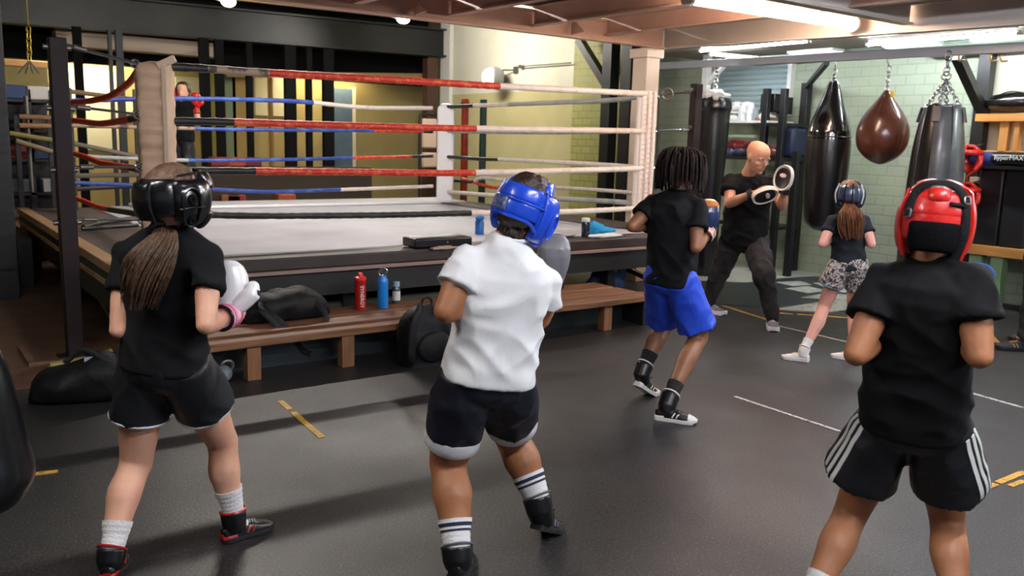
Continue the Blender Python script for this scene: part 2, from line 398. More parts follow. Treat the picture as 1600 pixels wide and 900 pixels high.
# great dark beam over the far opening, with its flanges
struct('trim_25', ibeam(MB(), (-6, YE-.1, 3.0), (9.45, YE-.1, 3.2), .55, .26, .035), M['steel_dark'], 'large dark blue steel beam over the far opening', bevel=.004)
struct('trim_26', MB().box(9.0, 9.24, YE-.2, YE, 0, 3.15), mat('brown post', '#4a3024', .6), 'brown timber post below the dark beam', smooth=False)
struct('trim_27', MB().bar((-6,YE-.3,3.72),(10.2,YE-.3,3.9),.1,.07), mat('tan batten', '#b59a68', .6), smooth=False)
struct('trim_28', MB().bar((-6,YE-.25,3.82),(9.5,YE-.25,4.02),.3,.14), mat('grey soffit', '#6f6b66', .6), smooth=False)
# ceiling clutter seen under the beam in the far room
struct('trim_29', MB().bar((5.2,16.2,2.62),(9.4,16.2,2.85),.12,.11), mat('tan duct box', '#a98c5c', .6), smooth=False)
struct('trim_30', MB().box(-6, 9.6, 16.4, 16.7, 2.66, 4.3), M['matt_black'], smooth=False)
struct('trim_31', MB().box(2.4, 5.0, 15.9, 16.3, 2.88, 3.12), mat('pale taupe box', '#b8a898', .6), smooth=False)
# posts of the far partition
fp = [(128,.12,'black_paint'),(178,.05,'teal_board'),(192,.10,'teal_board'),(322,.16,'black_paint'),(345,.14,'black_paint'),(391,.10,'black_paint'),(454,.2,'black_paint'),(483,.10,'black_paint'),(513,.2,'black_paint')]
n = 32
for px, wd, mm in fp:
    x = at(px, 200, 1, 15.0).x
    struct('trim_%d' % n, MB().box(x-wd/2, x+wd/2, 15.0-.05, 15.0+.05, 0, 3.1), M['matt_black' if mm == 'black_paint' else mm], smooth=False); n += 1
x0, x1 = at(519, 250, 1, 17.2).x, at(551, 250, 1, 17.2).x
struct('door_1', MB().box(x0, x1, 17.2, 17.5, 0, 2.05+.5), mat('blue grey door', '#5f7588', .5, var=('#52677a', 3, .4, .7)), 'blue grey door in the far wall', smooth=False)
struct('trim_%d' % n, MB().box(x1, x1+.08, 17.2, 17.5, 0, 2.6), M['pale_wall'], smooth=False); n += 1
# yellow and green pillars in the far room
for px, wd, c in ((335,.18,'#b6ad55'),(360,.2,'#8a9a72'),(378,.36,'#cdb066'),(424,.05,'#c9a865'),(252,.1,'#a7a15c'),(343,.06,'#c08a45')):
    x = at(px, 200, 1, 16.6).x
    struct('trim_%d' % n, MB().box(x-wd/2, x+wd/2, 16.55, 16.7, 0, 2.7), mat('far pillar '+c, c, .7), smooth=False); n += 1
# paler panels on the far wall: light falling there, put into the colour
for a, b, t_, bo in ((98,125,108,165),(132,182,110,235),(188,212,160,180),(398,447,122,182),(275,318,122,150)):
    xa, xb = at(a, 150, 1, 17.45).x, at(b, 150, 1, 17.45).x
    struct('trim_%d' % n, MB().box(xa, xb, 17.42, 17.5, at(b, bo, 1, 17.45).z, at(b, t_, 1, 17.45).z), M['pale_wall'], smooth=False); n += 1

# steel columns by the olive brick with diagonal brace
struct('trim_%d' % n, MB().box(9.1, 9.28, at(951,200,0,9.2).y-.1, at(951,200,0,9.2).y+.1, 0, 3.2), M['black_paint'], 'black steel column by the olive brick', bevel=.004); n += 1
struct('trim_%d' % n, MB().box(9.1, 9.28, at(981,200,0,9.2).y-.11, at(981,200,0,9.2).y+.11, 0, 3.2), M['black_paint'], 'black steel column nearer the corner pad', bevel=.004); n += 1
a = at(905,62,0,9.2); b = at(948,132,0,9.2)
struct('trim_%d' % n, MB().bar(a, b, .12, .12), M['black_paint'], 'black diagonal brace', smooth=False); n += 1
a = at(812,104,0,9.42); b = at(892,98,0,9.42)
struct('trim_%d' % n, MB().tube([a, b], .011, 8).box(9.41,9.5,a.y-.03,a.y+.03,a.z-.03,a.z+.03), M['old_steel'], 'thin steel stay bar on the cream wall'); n += 1

# roller shutter in the right wall with frame
ya, yb = at(1236,120,0,9.5).y, at(1126,120,0,9.5).y
za, zb = 2.02, 2.72
def shutter():
    mb = MB(); k = 10
    for i in range(k):
        z = za + (zb-za)*i/k; h = (zb-za)/k
        prof = [(9.47-.022*sin(pi*j/6), z+h*j/6) for j in range(7)]
        pts = [V((x, ya, zz)) for x, zz in prof] + [V((9.5, ya, z+h)), V((9.5, ya, z))]
        mb.prism(pts, (0, yb-ya, 0))
    return mb
struct('window_1', shutter(), mat('pale blue shutter slats', '#a9bdc0', .35, .2), 'pale blue roller shutter high in the right wall', angle=60)
struct('trim_%d' % n, MB().box(9.42,9.5,ya-.06,ya,za-.05,zb+.05).box(9.42,9.5,yb,yb+.06,za-.05,zb+.05), M['white_paint'], smooth=False); n += 1
struct('trim_%d' % n, MB().box(9.38, 9.5, -4, 7.6, 2.62, 2.74), mat('grey green wall head', '#6a7a68', .7), smooth=False); n += 1

struct('trim_%d' % n, MB().box(9.485, 9.505, 1.5, at(1541,150,0,9.49).y, 1.30, 2.62), mat('pale cream wall panel', '#d6d5bc', .65), 'cream painted stretch of wall behind the orange shelf', smooth=False); n += 1
# floor paint and tape
tn = n
def tape(px0, py0, px1, py1, wd, m, gaps=()):
    global tn
    a, b = at(px0, py0, 2, 0), at(px1, py1, 2, 0); d = (b-a).normalized(); s_ = d.cross(V((0,0,1)))*wd/2
    mb = MB(); cuts = [0] + [g for g in gaps] + [1]
    for i in range(0, len(cuts)-1, 2):
        p = a.lerp(b, cuts[i]); q = a.lerp(b, cuts[i+1])
        mb.prism([p-s_, q-s_, q+s_, p+s_], (0,0,.004))
    struct('trim_%d' % tn, mb, M[m], smooth=False); tn += 1
tape(438,627,503,684,.035,'tape_yellow',(.25,.33))
tape(48,742,90,737,.035,'tape_yellow')
tape(1148,620,1323,678,.022,'tape_white')
tape(1130,478,1215,505,.03,'tape_yellow'); tape(1218,510,1325,535,.022,'tape_white')
tape(1200,488,1330,497,.03,'tape_yellow',(.3,.36))
tape(1512,613,1600,638,.03,'tape_white',(.3,.33)); tape(1535,765,1600,738,.035,'tape_yellow',(.3,.36)); tape(1578,760,1600,752,.03,'tape_yellow')
tape(1538,515,1556,535,.06,'tape_yellow'); tape(28,609,72,600,.03,'tape_yellow'); tape(1330,545,1400,560,.015,'tape_white')
def patch(pts, m, h=.006):
    global tn
    struct('trim_%d' % tn, MB().prism([at(x, y, 2, 0) for x, y in pts], (0,0,h)), M[m], smooth=False); tn += 1
arc = [at(1080,470,2,0), at(1120,450,2,0), at(1160,443,2,0), at(1210,436,2,0), at(1275,432,2,0), at(1345,436,2,0), at(1400,446,2,0), at(1440,462,2,0), at(1400,492,2,0), at(1300,486,2,0), at(1210,482,2,0), at(1130,476,2,0)]
struct('trim_%d' % tn, MB().prism(arc, (0,0,.0055)), M['teal_mat'], smooth=False); tn += 1
patch([(1210,484),(1280,473),(1345,466),(1352,470),(1353,482),(1288,489)], 'painted_white', .009)
patch([(1252,466),(1290,459),(1330,462),(1345,470),(1300,469)], 'painted_white', .009)
patch([(1212,442),(1250,440),(1268,446),(1238,448)], 'painted_white', .009)
patch([(1226,452),(1262,448),(1292,455),(1262,459)], 'painted_white', .009)
patch([(1270,443),(1310,441),(1322,448),(1288,449)], 'painted_white', .009)
patch([(1298,452),(1335,450),(1350,458),(1316,458)], 'painted_white', .009)
# ---------------------------------------------------------------- boxing ring
ring = thing('boxing_ring', 'raised boxing ring platform with grey canvas and dark board edge', 'boxing ring', (4.0, 8.4, 0))
PX0, PX1, PY0, PY1, PZ = 1.2, 6.75, 6.0, 10.9, .66
build('canvas', MB().box(1.9, PX1-.5, PY0+.28, PY1, PZ-.06, PZ+.012), M['canvas'], ring, bevel=.01)
build('dark_canvas_strip', MB().box(PX0+.06, 1.9, PY0+.1, PY1, PZ-.06, PZ+.004), M['canvas_dark'], ring, bevel=.01)  # shade on the left of the canvas, painted as a darker strip
build('dark_canvas_strip', MB().box(PX1-.55, PX1-.02, 6.62, PY1, PZ-.06, PZ+.03), M['canvas_dark'], ring, bevel=.01)  # strip in the darker canvas colour along the right
build('edge_board', MB().box(PX0, PX1, PY0, PY0+.3, PZ-.09, PZ+.006), M['apron'], ring, bevel=.012)
build('lip_trim', MB().box(PX0, PX1, PY0-.025, PY0+.05, PZ-.118, PZ-.09), M['apron_lip'], ring, bevel=.004)
build('skirt', MB().box(PX0+.02, PX1, PY0+.01, PY0+.06, PZ-.30, PZ-.118), M['ring_black'], ring)
build('side_rail', MB().box(PX0-.05, PX0+.06, PY0-.02, PY1, PZ-.05, PZ+.015), M['edge_wood'], ring, bevel=.006)
build('side_rail', MB().box(PX0-.04, PX0, PY0-.02, PY1, PZ-.16, PZ-.12), M['edge_wood'], ring, bevel=.004)['label'] = 'lower strip of pale edge timber'
build('side_skirt', MB().box(PX0-.03, PX0+.04, PY0, PY1, PZ-.32, PZ-.05), M['black_paint'], ring)
build('far_apron', MB().box(2.3, 6.6, PY1-.7, PY1, PZ+.012, PZ+.05), M['white_pad'], ring, bevel=.02)
build('back_skirt', MB().box(PX0, PX1, PY1, PY1+.04, .1, PZ), M['ring_black'], ring)
for x in (1.28, 2.9, 4.35, 5.7, 6.6):
    for y in (6.2, 8.4, 10.7):
        build('leg', MB().box(x-.05, x+.05, y-.05, y+.05, 0, PZ-.1), M['ring_black'], ring)
for x in (1.28, 4.0, 6.5):
    build('cross_brace', MB().bar((x, 6.3, .12), (x, 8.3, .5), .05, .05).bar((x, 8.5, .5), (x, 10.6, .12), .05, .05), M['old_steel'], ring)
build('under_frame', MB().box(PX0+.05, PX1-.05, PY0+.1, PY1-.05, PZ-.18, PZ-.08), M['ring_black'], ring)

# corner posts
def post(x, y, h, wd, m, label, rails=True):
    t = thing('ring_post', label, 'post', (x, y, 0))
    build('shaft', MB().box(x-wd/2, x+wd/2, y-wd/2, y+wd/2, .012, h), m, t, bevel=.006)
    build('base_plate', MB().box(x-wd, x+wd, y-wd, y+wd, 0, .014), M['black_paint'], t)
    for z in (h-.06, h-.45, h-.85, h-1.2):
        build('eye_bolt', MB().lathe((x, y, z), [(.0,-wd/2-.03),(.018,-wd/2-.03),(.018,wd/2+.03),(0,wd/2+.03)], 10, axis=(1,0,0)), M['old_steel'], t)
    return t
pA = (at(118,558,2,0).x, at(118,558,2,0).y)
post(pA[0], pA[1], 2.13, .105, M['post_wood'], 'dark maroon ring post at the front left of the ring')
post(7.02, 6.4, 2.2, .095, M['post_wood'], 'dark maroon ring post to the right of the white laced corner pad')
q = at(724,326,0,6.95); post(q.x, q.y, 2.14, .08, mat('red post paint', '#b23a1e', .5, var=('#8d2f1b', 8, .45, .6)), 'slim red ring post beyond the far white corner pad')
q = at(752,326,0,6.95); post(q.x, q.y, 2.12, .075, mat('teal post paint', '#24403c', .5), 'slim dark teal post right of the red ring post')
post(.95, 10.95, 2.1, .1, M['black_paint'], 'black ring post at the far left corner of the ring')

# corner pads
cA, cB, cC, cD = V((1.58,6.45,0)), V((6.35,6.45,0)), V((6.35,10.35,0)), V((1.58,10.35,0))
def pad(c, z0, z1, wd, th, m, label, yawa, wr=0, top_round=.02, extra=None):
    t = thing('corner_pad', label, 'corner pad', (c.x, c.y, 0), 'corner pads of the ring')
    a = V((cos(yawa), sin(yawa), 0)); b = V((-sin(yawa), cos(yawa), 0)); R = []
    n_ = 60
    for i in range(n_+1):
        z = z0 + (z1-z0)*i/n_; e = min(1, (z1-z)/top_round) if top_round > 0 else 1; e = max(0, e); s_ = (1-(1-e)**2)**.5 if e < 1 else 1
        s_ = max(.05, s_); s2 = max(s_, .3)
        k = 1 + wr*(noise.noise(V((z*9, c.x*3, 1)))+.8*abs(sin(z*33+2*noise.noise(V((z*5,0,0)))))-.4)
        ring_ = []
        for j in range(28):
            u = 2*pi*j/28; cx = abs(cos(u))**.45*(1 if cos(u) >= 0 else -1); sy = abs(sin(u))**.45*(1 if sin(u) >= 0 else -1)
            ring_.append(c + a*(cx*wd/2*s2*(.97+.03*k)) + b*(sy*th/2*k*s_) + V((0,0,z)))
        R.append(ring_)
    build('cushion', MB().rings(R), m, t, angle=70)
    if extra: extra(t, a, b)
    return t
def ex_A(t, a, b):
    build('strap', MB().bar(cA+a*.088-b*.092+V((0,0,.72)), cA+a*.088-b*.092+V((0,0,2.0)), .035, .02, up=b), M['beige_strap'], t, bevel=.004)
    build('strap', MB().bar(cA+a*.045-b*.085+V((0,0,1.99)), cA+a*.16-b*.065+V((0,0,2.05)), .05, .03, up=b), M['beige_strap'], t, bevel=.004)
    build('back_board', MB().bar(cA-a*.12+b*.03+V((0,0,.7)), cA-a*.12+b*.03+V((0,0,1.95)), .03, .1, up=b), mat('khaki webbing', '#84744f', .7), t)
pad(cA, .67, 2.03, .23, .15, M['beige_pad'], 'wrinkled beige corner pad at the near left of the ring', radians(-32), wr=.42, top_round=.03, extra=ex_A)
def ex_B(t, a, b):
    for k in (-.045, .015, .07):
        mb = MB().tube([cB+a*k-b*.06+V((0,0,.7)), cB+a*k-b*.062+V((0,0,2.08))], .022, 10)
        build('padded_roll', mb, M['white_lace'], t)
    mb = MB()
    for i in range(26):
        z = .75+i*.05; mb.tube([cB-a*.05-b*.085+V((0,0,z)), cB+a*.075-b*.085+V((0,0,z+.03))], .004, 5)
    build('lacing', mb, mat('pale pink lace', '#cfc0b8', .6), t)
pad(cB, .67, 2.08, .2, .12, M['white_lace'], 'white laced corner pad beside the cream column', radians(-33), wr=.03, top_round=.02, extra=ex_B)
pad(cC, .68, 2.04, .24, .14, M['white_pad'], 'smooth white corner pad with a rounded top at the far right of the ring', radians(-33), top_round=.09)
pad(cD, .68, 2.0, .2, .12, M['black_rope'], 'dark corner pad at the far left of the ring', radians(33))
# thin black cord tied down the side of corner B
tag(build('tie_cord', MB().tube(spline([cB+V((.07,-.1,2.02)), cB+V((.09,-.1,1.5)), cB+V((.06,-.1,1.0)), cB+V((.03,-.1,.72))]), .013, 8), M['black_rope']), 'black vertical tie cord joining the ropes by the white laced pad', 'cord')

# ropes
def rope(name, label, pts, cuts, r=.027, grp='ring ropes', seg=12):
    """pts: spline points; cuts: [(fraction, material)...] ending at 1"""
    P = spline(pts, max(6, int(60/len(pts)))); n_ = len(P)
    # lengths
    Ls = [0]
    for a_, b_ in zip(P, P[1:]): Ls.append(Ls[-1]+(b_-a_).length)
    Lt = Ls[-1]; N = max(20, int(Lt/.03)); Q = []; k = 0
    for i in range(N+1):
        d = Lt*i/N
        while k < n_-2 and Ls[k+1] < d: k += 1
        Q.append(P[k].lerp(P[k+1], (d-Ls[k])/max(1e-6, Ls[k+1]-Ls[k])))
    mats_ = []; mi = []
    for fr, mm in cuts:
        if M[mm] not in mats_: mats_.append(M[mm])
    rad = []
    for i in range(N+1):
        rr = r*(1+.07*noise.noise(V((i*.45, pts[0].z*5, pts[0].x)))+.05*sin(i*1.9))
        rad.append(rr)
    mb = MB().tube(Q, rad, seg)
    mb.mi = []
    for i in range(N):
        t_ = (i+.5)/N; mm = next(m_ for fr, m_ in cuts if t_ <= fr+1e-9); mb.mi += [mats_.index(M[mm])]*seg
    mb.mi += [0, len(mats_)-1]
    o = build(name, mb, mats_); return tag(o, label, 'rope', grp)
YF, YB_, XL, XR = 6.42, 10.35, 1.58, 6.35
def fr(px, py): return at(px, py, 1, YF)
def bk(px, py): return at(px, py, 1, YB_)
def sr(px, py): return at(px, py, 0, XR)
def sl(px, py): return at(px, py, 0, XL)
rope('ring_rope', 'front top rope, red then white, topmost across the near side of the ring', [fr(262,104), fr(330,108), fr(400,113), fr(600,124), fr(785,135), fr(1018,147)], [(.06,'black_rope'),(.155,'tan_rope'),(.60,'red_rope'),(1,'white_rope')], .029)
rope('ring_rope', 'front second rope from the top, red then white, on the near side of the ring', [fr(258,189), fr(330,190), fr(500,195), fr(740,201), fr(1018,205)], [(.1,'black_rope'),(.545,'red_rope'),(1,'white_rope')], .028)
rope('ring_rope', 'front third rope from the top, red then white, on the near side of the ring', [fr(262,268), fr(355,267), fr(560,269), fr(740,270), fr(1018,263)], [(.13,'black_rope'),(.545,'red_rope'),(1,'white_rope')], .028)
rope('ring_rope', 'front lowest rope, black then white, just above the canvas edge', [fr(262,333), fr(400,337), fr(600,336), fr(738,333), fr(880,331), fr(1005,325)], [(.545,'black_rope'),(1,'white_rope')], .026)
rope('ring_rope', 'right side top rope, white, running back to the far white pad', [sr(1008,149), sr(960,156), sr(850,161), sr(745,165), sr(692,167)], [(.6,'grey_rope'),(.8,'white_rope'),(1,'black_rope')], .026)
rope('ring_rope', 'right side second rope, white, behind the front second rope', [sr(1008,204), sr(850,207), sr(695,205)], [(1,'grey_rope')], .024)
rope('ring_rope', 'right side third rope, white with black end by the teal post', [sr(1008,262), sr(920,256), sr(800,250), sr(745,248), sr(700,245)], [(.68,'white_rope'),(1,'black_rope')], .024)
rope('ring_rope', 'right side lowest rope, thick grey, running back to the far white pad', [sr(1010,322), sr(970,316), sr(900,312), sr(780,306), sr(701,300)], [(.25,'grey_rope'),(.5,'grey_rope'),(1,'white_rope')], .028)
def so(px, py): return at(px, py, 0, 6.62)
rope('spare_rope', 'slack white and orange spare rope outside the right side of the ring', [V((6.42,6.44,so(1000,300).z)), so(920,296), so(800,290), so(770,293), so(722,279)], [(.7,'white_rope'),(1,'red_rope')], .022, 'slack ropes')
rope('spare_rope', 'slack white rope end tied to the slim red post', [so(850,290), so(790,282), so(752,278), so(738,284), so(706,282)], [(.72,'white_rope'),(1,'black_rope')], .024, 'slack ropes')
rope('ring_rope', 'far top rope, blue then white, meeting the far white pad', [bk(100,158), bk(270,154), bk(455,158), bk(570,168), bk(675,169)], [(.62,'blue_rope'),(1,'white_rope')], .026)
rope('ring_rope', 'far second rope, blue then red, on the far side of the ring', [bk(100,196), bk(270,200), bk(400,203), bk(560,204), bk(676,206)], [(.3,'tan_rope'),(.8,'blue_rope'),(.97,'red_rope'),(1,'black_rope')], .021)
rope('ring_rope', 'far third rope, dark blue then red, on the far side of the ring', [bk(100,243), bk(270,250), bk(400,250), bk(540,247), bk(676,244)], [(.28,'grey_rope'),(.74,'blue_rope'),(.93,'red_rope'),(1,'black_rope')], .021)
rope('ring_rope', 'far fourth rope, dark blue then white, lowest on the far side of the ring', [bk(105,285), bk(270,292), bk(400,299), bk(480,298), bk(676,291)], [(.7,'blue_rope'),(1,'white_rope')], .022)
rope('ring_rope', 'left side top rope, sagging red, falling away from the beige pad', [sl(217,110), sl(200,131), sl(172,150), sl(140,158), sl(118,160), sl(96,163)], [(.82,'red_rope'),(1,'tan_rope')], .027)
rope('ring_rope', 'left side second rope, slack red, behind the front left post', [sl(222,184), sl(205,186), sl(160,193), sl(130,190), sl(97,186)], [(.1,'black_rope'),(1,'red_rope')], .027)
rope('ring_rope', 'left side third rope, slack red, drooping towards the beige pad', [sl(222,266), sl(208,263), sl(160,255), sl(130,244), sl(98,236)], [(.1,'black_rope'),(1,'red_rope')], .026)
rope('ring_rope', 'left side lowest rope, slack red with black end near the canvas', [sl(225,336), sl(200,332), sl(160,325), sl(130,314), sl(100,302)], [(.35,'black_rope'),(1,'red_rope')], .024)
# turnbuckles / cables from posts to corners
def cable(label, p, q, ring_at=None, r=.009):
    t = thing('turnbuckle', label, 'turnbuckle', tuple(p), 'turnbuckles of the ring')
    d = (q-p).normalized()
    build('cable', MB().tube([p, q], r, 8), M['steel'], t)
    build('barrel', MB().tube([p+d*.05, p+d*.13], .018, 10), M['old_steel'], t)
    build('hook', MB().torus(q-d*.03, .028, .008, axis=d.cross(V((0,0,1))), seg=16, seg2=6), M['steel'], t)
    if ring_at: build('steel_ring', MB().torus(p.lerp(q, ring_at), .055, .014, axis=HD, seg=24, seg2=8), M['old_steel'], t)
cable('steel cable from the front left post down to the beige corner pad', V((pA[0]+.05, pA[1], 2.09)), cA+V((-.1,0,2.0)), r=.012)
for z1, z2, lb in ((1.7,1.66,'second'),(1.3,1.3,'third'),(.95,.93,'lowest')):
    cable('steel turnbuckle holding the %s rope at the front left post' % lb, V((pA[0]+.05, pA[1], z1)), cA+V((-.1,0,z2)))
cable('steel turnbuckle with a round ring at the top of the right front post', V((6.98,6.4,2.12)), cB+V((.1,0,2.05)), .68)
cable('steel turnbuckle at the second rope by the right front post', V((6.98,6.4,1.72)), cB+V((.1,0,1.70)))
cable('steel turnbuckle at the third rope by the right front post', V((6.98,6.4,1.36)), cB+V((.1,0,1.33)))
# loose dark pole on the canvas
tag(build('loose_pole', MB().tube([at(130,355,2,.70), at(152,349,2,.70), at(215,340,2,.70)], .022, 10).tube([at(128,358,2,.70), at(215,352,2,.70)], .018, 10), M['black_rope']), 'two dark poles lying on the ring canvas behind the beige pad', 'pole')

# ---------------------------------------------------------------- bench in front of the ring
bench = thing('bench', 'long low wooden bench in front of the ring with a dark boarded base', 'bench', (3.2, 5.4, 0))
BZ = .27
def plank(x0, x1, y0, y1, z0, z1, wav=.0, n_=40):
    R = []
    for i in range(n_+1):
        x = x0+(x1-x0)*i/n_; o = wav*sin((x-x0)*1.5)*1.0
        R.append([V((x,y0+o,z0)), V((x,y1+o*.3,z0)), V((x,y1+o*.3,z1)), V((x,y0+o,z1))])
    return MB().rings(R)
build('seat_plank', plank(1.32, 5.35, 5.20, 5.40, BZ-.05, BZ, .02), M['wood'], bench, bevel=.006)
build('seat_plank', plank(1.32, 5.32, 5.42, 5.67, BZ-.05, BZ-.003, .01), M['wood'], bench, bevel=.006)
build('seat_plank', plank(1.32, 5.30, 5.685, 5.95, BZ-.05, BZ, .0), M['wood'], bench, bevel=.006)
for x in (1.81, 2.46, 3.3, 4.83):
    build('leg', MB().box(x-.045, x+.045, 5.23, 5.31, 0, BZ-.05), M['wood_leg'], bench, bevel=.004)
build('leg', MB().box(5.24, 5.30, 5.23, 5.6, 0, BZ-.05), M['black_paint'], bench, bevel=.004)['label'] = 'black end leg'
build('base_board', MB().box(1.34, 5.24, 5.50, 5.54, 0, BZ-.05), M['teal_board'], bench)
# olive blankets/mats rolled beneath the ring edge
for k in range(3):
    tag(build('rolled_mat', MB().tube([V((2.62,6.22,.05+.085*k)), V((4.6,6.22,.05+.085*k))], .045, 12, round_=True), mat('olive mat', '#3b3b2c', .8), loc=(3.6,6.22,0)), ('lowest','middle','top')[k]+' of the stacked olive rolled mats under the ring edge', 'mat', 'rolled mats under the ring')

# ---------------------------------------------------------------- bottles
def text_mesh(name, s, size, m, parent, loc, rot, extrude=.0008, align='CENTER'):
    c = bpy.data.curves.new(name, 'FONT'); c.body = s; c.size = size; c.extrude = extrude; c.align_x = align; c.align_y = 'CENTER'
    o = bpy.data.objects.new(name, c); COL.objects.link(o)
    dg = bpy.context.evaluated_depsgraph_get(); me = bpy.data.meshes.new_from_object(o.evaluated_get(dg))
    bpy.data.objects.remove(o); me.materials.clear(); me.materials.append(m)
    o = bpy.data.objects.new(name, me); COL.objects.link(o); o.parent = parent
    o.location = V(loc)-abs_loc(parent) if parent else loc; o.rotation_euler = rot
    return o
bx = lambda px, py: at(px, py, 2, BZ+.002)
p = bx(563,483); t = thing('water_bottle', 'red plastic sports bottle with white vertical lettering, on the bench', 'bottle', tuple(p), 'bottles on the bench')
mr = mat('red bottle plastic', '#a3150f', .3, coat=.3)
t.scale = (1.15,)*3
build('body', MB().lathe(p, [(0,0),(.034,0),(.037,.01),(.037,.15),(.034,.165),(.037,.175),(.037,.195),(.0,.195)]), mr, t)
build('cap', MB().lathe(p, [(0,.195),(.038,.195),(.038,.212),(.02,.22),(.016,.24),(.008,.243),(0,.243)]), mat('bright red cap', '#d8342a', .35), t)
text_mesh('lettering', 'SYNERGY', .034, M['white_paint'], t, p - HD*.0335 + HR*.0175 + V((0,0,.088)), (radians(90), radians(90), -YAW+.5), .003)
p = bx(598,481); t = thing('water_bottle', 'blue metal bottle with a steel loop handle, on the bench', 'bottle', tuple(p), 'bottles on the bench')
t.scale = (1.13,)*3
build('body', MB().lathe(p, [(0,0),(.034,0),(.037,.006),(.037,.18),(.034,.195),(.026,.205),(.026,.222),(0,.222)]), mat('blue enamel', '#1478c8', .3, coat=.4), t)
build('handle', MB().torus(p+V((0,0,.245)), .026, .007, axis=HD, seg=20, sx=1.15, sy=.9), M['steel'], t)
p = bx(619,473); t = thing('water_bottle', 'small clear bottle with a pale blue cap and a white label, on the bench', 'bottle', tuple(p), 'bottles on the bench')
t.scale = (1.12,)*3
build('body', MB().lathe(p, [(0,0),(.026,0),(.028,.005),(.028,.1),(.02,.118),(0,.118)]), mat('smoky plastic', '#3b4a48', .2, coat=.4), t)
build('cap', MB().lathe(p, [(0,.118),(.024,.118),(.024,.15),(0,.15)]), mat('pale blue cap', '#8fb0c4', .4), t)
build('paper_label', MB().lathe(p, [(.0285,.02),(.0285,.085),(.0283,.085),(.0283,.02)], 28), mat('grey white label', '#c9cdc4', .6), t)

# bottle and things on the ring edge
p = at(749,368,2,PZ); t = thing('water_bottle', 'blue plastic sports bottle standing on the ring canvas', 'bottle', tuple(p))
build('body', MB().lathe(p, [(0,0),(.040,0),(.043,.01),(.043,.13),(.034,.145),(.042,.16),(.0,.162)]), mat('blue bottle plastic', '#0f5fae', .35, coat=.3), t)
build('cap', MB().lathe(p, [(0,.16),(.043,.16),(.043,.175),(.022,.188),(.017,.21),(.009,.215),(0,.215)]), mat('blue cap', '#1b74c8', .4), t)
p = at(928,377,2,PZ)+V((.1,.24,.008)); t = thing('jar_bottle', 'dark clear shaker jar with a white lid on the ring edge', 'bottle', tuple(p))
build('body', MB().lathe(p, [(0,0),(.036,0),(.04,.02),(.042,.13),(.036,.15),(0,.15)]), mat('dark glass', '#20262f', .12, coat=.8), t)
build('lid', MB().lathe(p, [(0,.15),(.04,.15),(.04,.178),(.034,.184),(0,.184)]), M['white_paint'], t)
c = at(948,372,2,PZ)+V((.07,.27,.01))
def blob(c, rx, ry, rz, seed, amp=.25, fq=6, ax=None):
    mb = MB().ell(c, rx, ry, rz, 28, 18, ax); sd = V((seed, seed*1.7, 0))
    for i, v in enumerate(mb.v):
        d = v-c; mb.v[i] = c + d*(1+amp*noise.noise(v*fq+sd))
    for i, v in enumerate(mb.v):
        if v.z < c.z-rz*.85: mb.v[i] = V((v.x, v.y, c.z-rz*.85))
    return mb
tag(build('towel', blob(c+V((0,0,.05)), .11, .075, .07, 3, .5, 14).add(blob(c+V((.12,-.03,.03)), .13, .06, .035, 5, .5, 14)), mat('bright blue towel', '#1f93c8', .9, bump=(60,.5)), loc=tuple(c)), 'crumpled bright blue towel on the ring edge', 'towel')
c2 = at(975,380,2,PZ)+V((.1,.36,.008))
tag(build('cloth', blob(c2+V((0,0,.02)), .2, .05, .025, 8, .5, 12), mat('white cloth', '#cfdad8', .8, bump=(60,.4)), loc=tuple(c2)), 'white cloth strip beside the blue towel', 'cloth')
c3 = at(905,376,2,PZ)+V((.06,.26,.01))
tag(build('cloth', blob(c3+V((0,0,.02)), .1, .06, .025, 9, .4, 12), mat('pale grey cloth', '#b9bcb8', .8, bump=(60,.4)), loc=tuple(c3)), 'pale grey folded cloth left of the shaker jar', 'cloth')
a = at(649,388,2,PZ+.016); b = at(738,384,2,PZ+.016)
t = thing('equipment_case', 'flat black padded case lying on the ring edge', 'case', tuple(a))
build('case_body', MB().prism([a, b, b+V((.05,.28,0)), a+V((0,.22,0))], (0,0,.075)), M['plastic_black'], t, bevel=.012)
build('clasp', MB().ell(a.lerp(b,.55)+V((0,-.002,.04)), .012,.006,.008, 10, 6), M['old_steel'], t)
c = at(713,382,2,PZ); tag(build('tape_roll', MB().lathe(c-V((0,.07,0)), [(.012,0),(.026,0),(.026,.028),(.012,.028)]), mat('yellow tape roll', '#e0a416', .5), loc=tuple(c)), 'small yellow tape roll in front of the black case', 'tape')
c = at(692,389,2,PZ); tag(build('hand_wrap', blob(c+V((0,-.02,.012)), .13, .04, .018, 4, .6, 20), mat('beige wrap cloth', '#a59282', .9, bump=(50,.6)), loc=tuple(c)), 'crumpled beige hand wrap on the dark ring edge', 'hand wrap')

# black duffel bag on the bench
c = bx(450,500)+V((0,.1,0))
c.z = BZ
t = thing('duffel_bag', 'slumped black duffel bag lying on the wooden bench', 'bag', tuple(c)); t.scale = (1.13,)*3
mb = MB(); R = []
for i in range(25):
    s_ = -1+2*i/24; x = s_*.30; prof = (1-abs(s_)**5)**.5 if abs(s_) < 1 else .02; prof = max(prof, .25)
    h = .165*prof*(1+.16*sin(s_*2.2+1)); wd = .15*prof
    ring_ = []
    for j in range(24):
        u = 2*pi*j/24; y = cos(u)*wd; z = h/2+sin(u)*h/2 if sin(u) > -.3 else h/2*(1-.3-.7*min(1, (-sin(u)-.3)/.3))
        z = max(0, z); pt = c+V((x, y, z)); nn = noise.noise(pt*11)*.02*(1 if z > .02 else 0)
        ring_.append(pt+V((0, nn, nn*1.3)))
    R.append(ring_)
build('bag_body', MB().rings(R), M['cloth_black'], t, angle=80)
